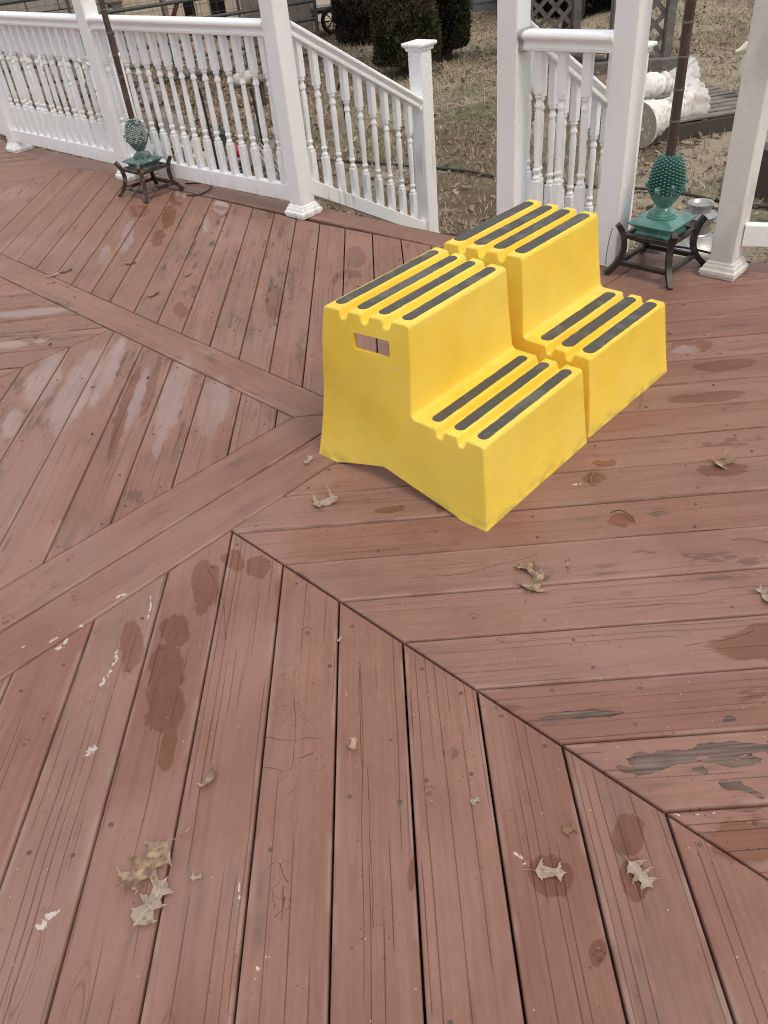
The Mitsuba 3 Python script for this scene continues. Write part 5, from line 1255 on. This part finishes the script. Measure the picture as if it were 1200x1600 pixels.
single('red_ball', 'red ball on the ground behind the level railing', 'ball', move((trimesh.creation.icosphere(3, 0.052).vertices * V(1, 1, 0.96), trimesh.creation.icosphere(3, 0.052).faces), t=(-1.235, 7.22, gz(-1.2, 7.2) + 0.085)), 'mat_red', smooth=True)
def pot(x, y, r_, h, label, mat, dz=0.0, name='flower_pot', cat_='pot', group='pots and tubs behind the level railing'):
    single(name, label, cat_, move(lathe([(r_ * 0.72, 0.0), (r_ * 0.95, h * 0.8), (r_ * 1.06, h * 0.82), (r_ * 1.06, h), (r_ * 0.93, h), (r_ * 0.85, h * 0.78), (r_ * 0.6, h * 0.1)], 24), t=(x, y, gz(x, y) + dz)), mat, smooth=40, group=group)
pot(-1.90, 7.35, 0.095, 0.17, 'whitish pot behind the level railing, next to the bluish urn', 'mat_white_pot')
pot(-1.66, 7.45, 0.085, 0.13, 'second whitish pot right of the first behind the level railing', 'mat_white_pot')
pot(-1.47, 6.95, 0.07, 0.16, 'cream pot behind the level railing, left of the red ball', 'mat_ivory')
pot(-1.04, 6.85, 0.05, 0.08, 'small orange clay pot right of the red ball', 'mat_terracotta')
pot(-1.35, 7.0, 0.09, 0.10, 'grey pot left of the red ball', 'mat_stone')
gk = thing('garden_lantern', 'small dark green metal lantern on the ground behind the level railing', 'lantern')
q0 = V(-1.42, 7.75, gz(-1.4, 7.7))
part('base', gk, move(lathe([(0.045, 0.0), (0.05, 0.01), (0.042, 0.02), (0.042, 0.115), (0.047, 0.12)], 6), t=q0), 'mat_green_metal', smooth=False)
part('roof', gk, move(lathe([(0.055, 0.12), (0.02, 0.165), (0.012, 0.17), (0.010, 0.19), (0.004, 0.195)], 6), t=q0), 'mat_green_metal', smooth=False)
for i, (x, y, L, az, h) in enumerate(((-1.03, 6.95, 0.42, 1.25, 0.20), (-0.92, 6.9, 0.40, 1.5, 0.12), (-1.0, 7.1, 0.5, 0.3, 0.05))):
    single('scrap_board', ['grey board propped up behind the level railing near the post left of the stairs', 'second grey board lying lower beside the propped board', 'grey board lying across behind the two others'][i], 'board', box((x, y, gz(x, y) + h), (L, 0.09, 0.022), 0.003, Rz(az) @ Ry(-0.7 if i == 0 else -0.25 if i == 1 else 0.05)), 'mat_grey_wood', smooth=False, group='scrap boards behind the level railing')
wr = thing('white_wire_rack', 'bent white wire rack beside the scrap boards behind the railing', 'rack')
for k_ in range(4):
    part('wire', wr, tube(spline([(-0.86 + 0.03 * k_, 6.62 + 0.02 * k_, gz(-0.8, 6.6)), (-0.92 + 0.03 * k_, 6.66, gz(-0.8, 6.6) + 0.12), (-0.99 + 0.03 * k_, 6.70, gz(-0.8, 6.6) + 0.24)], 5), 0.005, 6), 'mat_white_pot', smooth=40)

# ---- tubular corral panel and sheds at the back left
cp = thing('corral_panel', 'dark green tubular corral panel in front of the beige shed', 'corral panel')
gA, gB = V(-4.2, 9.9), V(-0.66, 11.6)
gd_ = (gB - gA) / np.hypot(*(gB - gA)); gL = np.hypot(*(gB - gA))
gzv = gz(*gB)
zr = [0.10, 0.29, 0.47, 0.66, 0.86, 1.08, 1.30]
for z in zr[:-1]:
    part('rail', cp, tube([(gA[0], gA[1], gzv + z), (gB[0], gB[1], gzv + z)], 0.021, 10), 'mat_gate', smooth=50)
top = [(gA[0], gA[1], gzv + 0.02), (gA[0], gA[1], gzv + 1.15)] + [(*(gA + gd_ * 0.04), gzv + 1.26), (*(gA + gd_ * 0.15), gzv + 1.30), (*(gB - gd_ * 0.15), gzv + 1.30), (*(gB - gd_ * 0.04), gzv + 1.26)] + [(gB[0], gB[1], gzv + 1.15), (gB[0], gB[1], gzv + 0.02)]
part('frame', cp, tube(top, 0.024, 10), 'mat_gate', smooth=50)
for t in (0.26, 0.31, 0.52, 0.75):
    p = gA + gd_ * gL * t
    part('upright', cp, tube([(p[0], p[1], gzv + 0.08), (p[0], p[1], gzv + 1.31)], 0.017, 8), 'mat_gate', smooth=50)
single('wire_mesh', 'thin wire mesh fixed to the back of the corral panel', 'wire mesh', cat([tube([(*(gA + gd_ * t + V(-0.02, 0.04)), gzv + 0.05), (*(gA + gd_ * t + V(-0.02, 0.04)), gzv + 1.25)], 0.0022, 4) for t in np.arange(0.2, gL, 0.1)] + [tube([(*(gA + V(-0.02, 0.045)), gzv + z), (*(gB + V(-0.02, 0.045)), gzv + z)], 0.0022, 4) for z in np.arange(0.1, 1.25, 0.1)]), 'mat_wire', smooth=False, kind='stuff')

def ribbed_wall(A, B, z0, z1, rib=0.19, depth=0.02):
    L = np.hypot(*(B - A)); d = (B - A) / L; n = V(d[1], -d[0])
    pts = []
    x = 0.0
    while x < L:
        for dx, dp in ((0, 0), (rib * 0.62, 0), (rib * 0.70, depth), (rib * 0.88, depth), (rib * 0.96, 0)):
            if x + dx <= L: pts.append((x + dx, dp))
        x += rib
    pts = np.array(pts + [(L, 0), (L, -0.05), (0, -0.05)])
    P = A + pts[:, :1] * d + pts[:, 1:] * n
    ar = 0.5 * np.sum(P[:, 0] * np.roll(P[:, 1], -1) - np.roll(P[:, 0], -1) * P[:, 1])
    return prism(P if ar > 0 else P[::-1], z0, z1)
sh = thing('metal_shed', 'beige and taupe ribbed metal shed behind the corral panel', 'shed')
sA, sB, sC = V(-3.35, 12.35), V(-1.72, 12.75), V(-0.80, 12.95)
sz = gz(-1.5, 12.6)
part('wall', sh, ribbed_wall(sA, sB, sz, sz + 2.3), 'mat_beige_metal', smooth=False)
part('wall', sh, ribbed_wall(sB, sC, sz, sz + 2.3), 'mat_taupe_metal', smooth=False, label='taupe ribbed wall panel at the shed\'s right end')
part('end_wall', sh, ribbed_wall(sC, sC + V(-0.4, 2.2), sz, sz + 2.3), 'mat_taupe_metal', smooth=False)
part('roof', sh, hull([(*sA + V(-0.1, -0.15), sz + 2.32), (*sC + V(0.1, -0.15), sz + 2.32), (*sA + V(-0.5, 2.3), sz + 2.9), (*sC + V(-0.3, 2.3), sz + 2.9), (*sA + V(-0.1, -0.15), sz + 2.36), (*sC + V(0.1, -0.15), sz + 2.36), (*sA + V(-0.5, 2.3), sz + 2.94), (*sC + V(-0.3, 2.3), sz + 2.94)]), 'mat_taupe_metal', smooth=False)
sd = (sB - sA) / np.hypot(*(sB - sA)); sn = V(sd[1], -sd[0])
def opening(px_t, w, z0, z1):
    c = sA + sd * px_t + sn * 0.024
    part('opening', sh, box((c[0], c[1], sz + (z0 + z1) / 2), (w, 0.01, z1 - z0), 0.002, Rz(math.atan2(sd[1], sd[0]))), 'mat_dark_opening', smooth=False)
opening(1.15, 0.36, 1.02, 1.16); opening(0.98, 0.14, 0.30, 0.72); opening(1.36, 0.20, 0.22, 0.74)
bw = thing('block_wall', 'low grey concrete block wall left of the beige shed', 'wall')
bA, bB = V(-4.75, 11.97), V(-3.36, 12.33); bd = (bB - bA) / np.hypot(*(bB - bA)); bz = gz(-4.5, 12)
lr = np.random.default_rng(9)
for row in range(7):
    x = -0.2 * (row % 2)
    while x < np.hypot(*(bB - bA)) - 0.1:
        c = bA + bd * (x + 0.2)
        part('block', bw, box((c[0], c[1], bz + 0.10 + row * 0.2), (0.39, 0.19 + lr.uniform(-0.008, 0.008), 0.19), 0.006, Rz(math.atan2(bd[1], bd[0]))), 'mat_block', smooth=False)
        x += 0.4
def clapboard(A, B, z0, z1, h=0.11):
    L = np.hypot(*(B - A)); d = (B - A) / L; n = V(d[1], -d[0]); out = []
    for z in np.arange(z0, z1, h):
        P = [(0.0, z), (0.020, z), (0.004, z + h + 0.012), (0.0, z + h + 0.012)]
        r0 = np.array([[*(A + n * a), b] for a, b in P]); r1 = np.array([[*(B + n * a), b] for a, b in P])
        out.append(loft([r0, r1]))
    return out
hs = thing('white_house', 'white clapboard building corner behind the corral panel\'s right end', 'building')
for m in clapboard(V(-0.86, 15.0), V(1.3, 15.3), gz(0, 16) + 0.02, gz(0, 16) + 3.0): part('clapboard', hs, m, 'mat_white_siding', smooth=False)
part('wall', hs, box((0.16, 15.67, gz(0, 16) + 1.55), (2.1, 0.9, 3.1), 0.01, Rz(0.138)), 'mat_white_siding', smooth=False)
hb = thing('grey_shed', 'blue grey clapboard shed corner right of the evergreens', 'shed')
for m in clapboard(V(1.62, 14.42), V(3.9, 14.75), gz(2, 14.4), gz(2, 14.4) + 2.2, 0.12): part('clapboard', hb, m, 'mat_blue_siding', smooth=False)
part('wall', hb, box((2.70, 15.2, gz(2, 14.4) + 1.1), (2.2, 1.2, 2.2), 0.01, Rz(0.143)), 'mat_blue_siding', smooth=False)
wh = thing('hand_cart', 'dark hand cart with a spoked wheel standing beside the white building', 'cart')
wc = V(-0.53, 13.6, gz(-0.5, 13.6) + 0.19)
a = np.linspace(0, 2 * np.pi, 33)
part('wheel', wh, tube(np.stack([wc[0] + 0.15 * np.cos(a), wc[1] + 0.05 * np.cos(a), wc[2] + 0.15 * np.sin(a)], 1), 0.030, 8, cap=False), 'mat_rubber', smooth=60)
for e in np.arange(0, math.pi, math.pi / 4):
    u_ = V(math.cos(e), 0.33 * math.cos(e), math.sin(e)) * 0.145
    part('wheel__spoke', wh, tube([wc - u_, wc + u_], 0.008, 6), 'mat_rubber', smooth=60)
part('bed', wh, box(wc + V(-0.02, 0.25, 0.12), (0.62, 0.34, 0.04), 0.006, Rz(0.3)), 'mat_rubber', smooth=False)
part('shaft', wh, tube([wc + V(-0.25, 0.2, 0.10), wc + V(-0.55, 0.1, -0.14)], 0.018, 8), 'mat_rubber', smooth=50)
single('rusty_angle', 'dark rust brown board leaning against the shed behind the top rail', 'board', box((-2.30, 11.3, gz(-2.3, 11.3) + 0.78), (0.05, 0.03, 0.62), 0.004, Ry(0.55)), 'mat_rust', smooth=False)
single('pink_pipe', 'bent pinkish pipe in front of the shed, behind the balusters', 'pipe', tube(spline([(-2.42, 11.1, gz(-2.4, 11) + 0.95), (-2.40, 11.1, gz(-2.4, 11) + 0.60), (-2.36, 11.05, gz(-2.4, 11) + 0.42), (-2.20, 11.0, gz(-2.4, 11) + 0.36), (-2.0, 11.0, gz(-2.4, 11) + 0.33)], 6), 0.036, 10), 'mat_pink_pipe', smooth=50)
single('propane_tank', 'small whitish rounded tank on the ground behind the level railing near the shed', 'tank', blobby([((V(-1.56, 10.3, gz(-1.6, 10.3) + 0.10), 0.075), (V(-1.42, 10.35, gz(-1.6, 10.3) + 0.11), 0.075))], 0.03), 'mat_white_pot', smooth=60)
fc = thing('split_rail_fence', 'dark split rail fence far off beyond the left railing', 'fence')
for i, x in enumerate(np.arange(-11.0, -4.6, 1.25)):
    y = 19.3 + 0.05 * i
    part('post', fc, tube([(x, y, gz(x, y) - 0.1), (x + 0.02, y, gz(x, y) + 1.15)], [0.085, 0.075], 7), 'mat_bark', smooth=False)
    for z in (0.18, 0.42, 0.95):
        part('rail', fc, tube([(x - 0.08, y - 0.05, gz(x, y) + z + 0.03 * math.sin(i)), (x + 0.65, y - 0.06, gz(x, y) + z + 0.02), (x + 1.32, y - 0.03, gz(x, y) + z + 0.02 * math.cos(i))], [0.055, 0.07, 0.055], 7), 'mat_bark', smooth=False)
for i, (x, y, L, r_) in enumerate(((-7.6, 17.2, 2.6, 0.17), (-6.2, 17.9, 2.2, 0.13), (-8.6, 18.2, 2.4, 0.15))):
    single('fallen_log', ['thick dark log lying far off beyond the left railing', 'thinner dark log lying right of the thick one, far off', 'dark log lying farthest left, far off'][i], 'log', tube(spline([(x - L / 2, y, gz(x, y) + r_ * 0.8), (x, y + 0.1, gz(x, y) + r_), (x + L / 2, y - 0.15, gz(x, y) + r_ * 0.7)], 5), r_, 10), 'mat_bark', smooth=50, group='dark logs lying far off beyond the left railing')
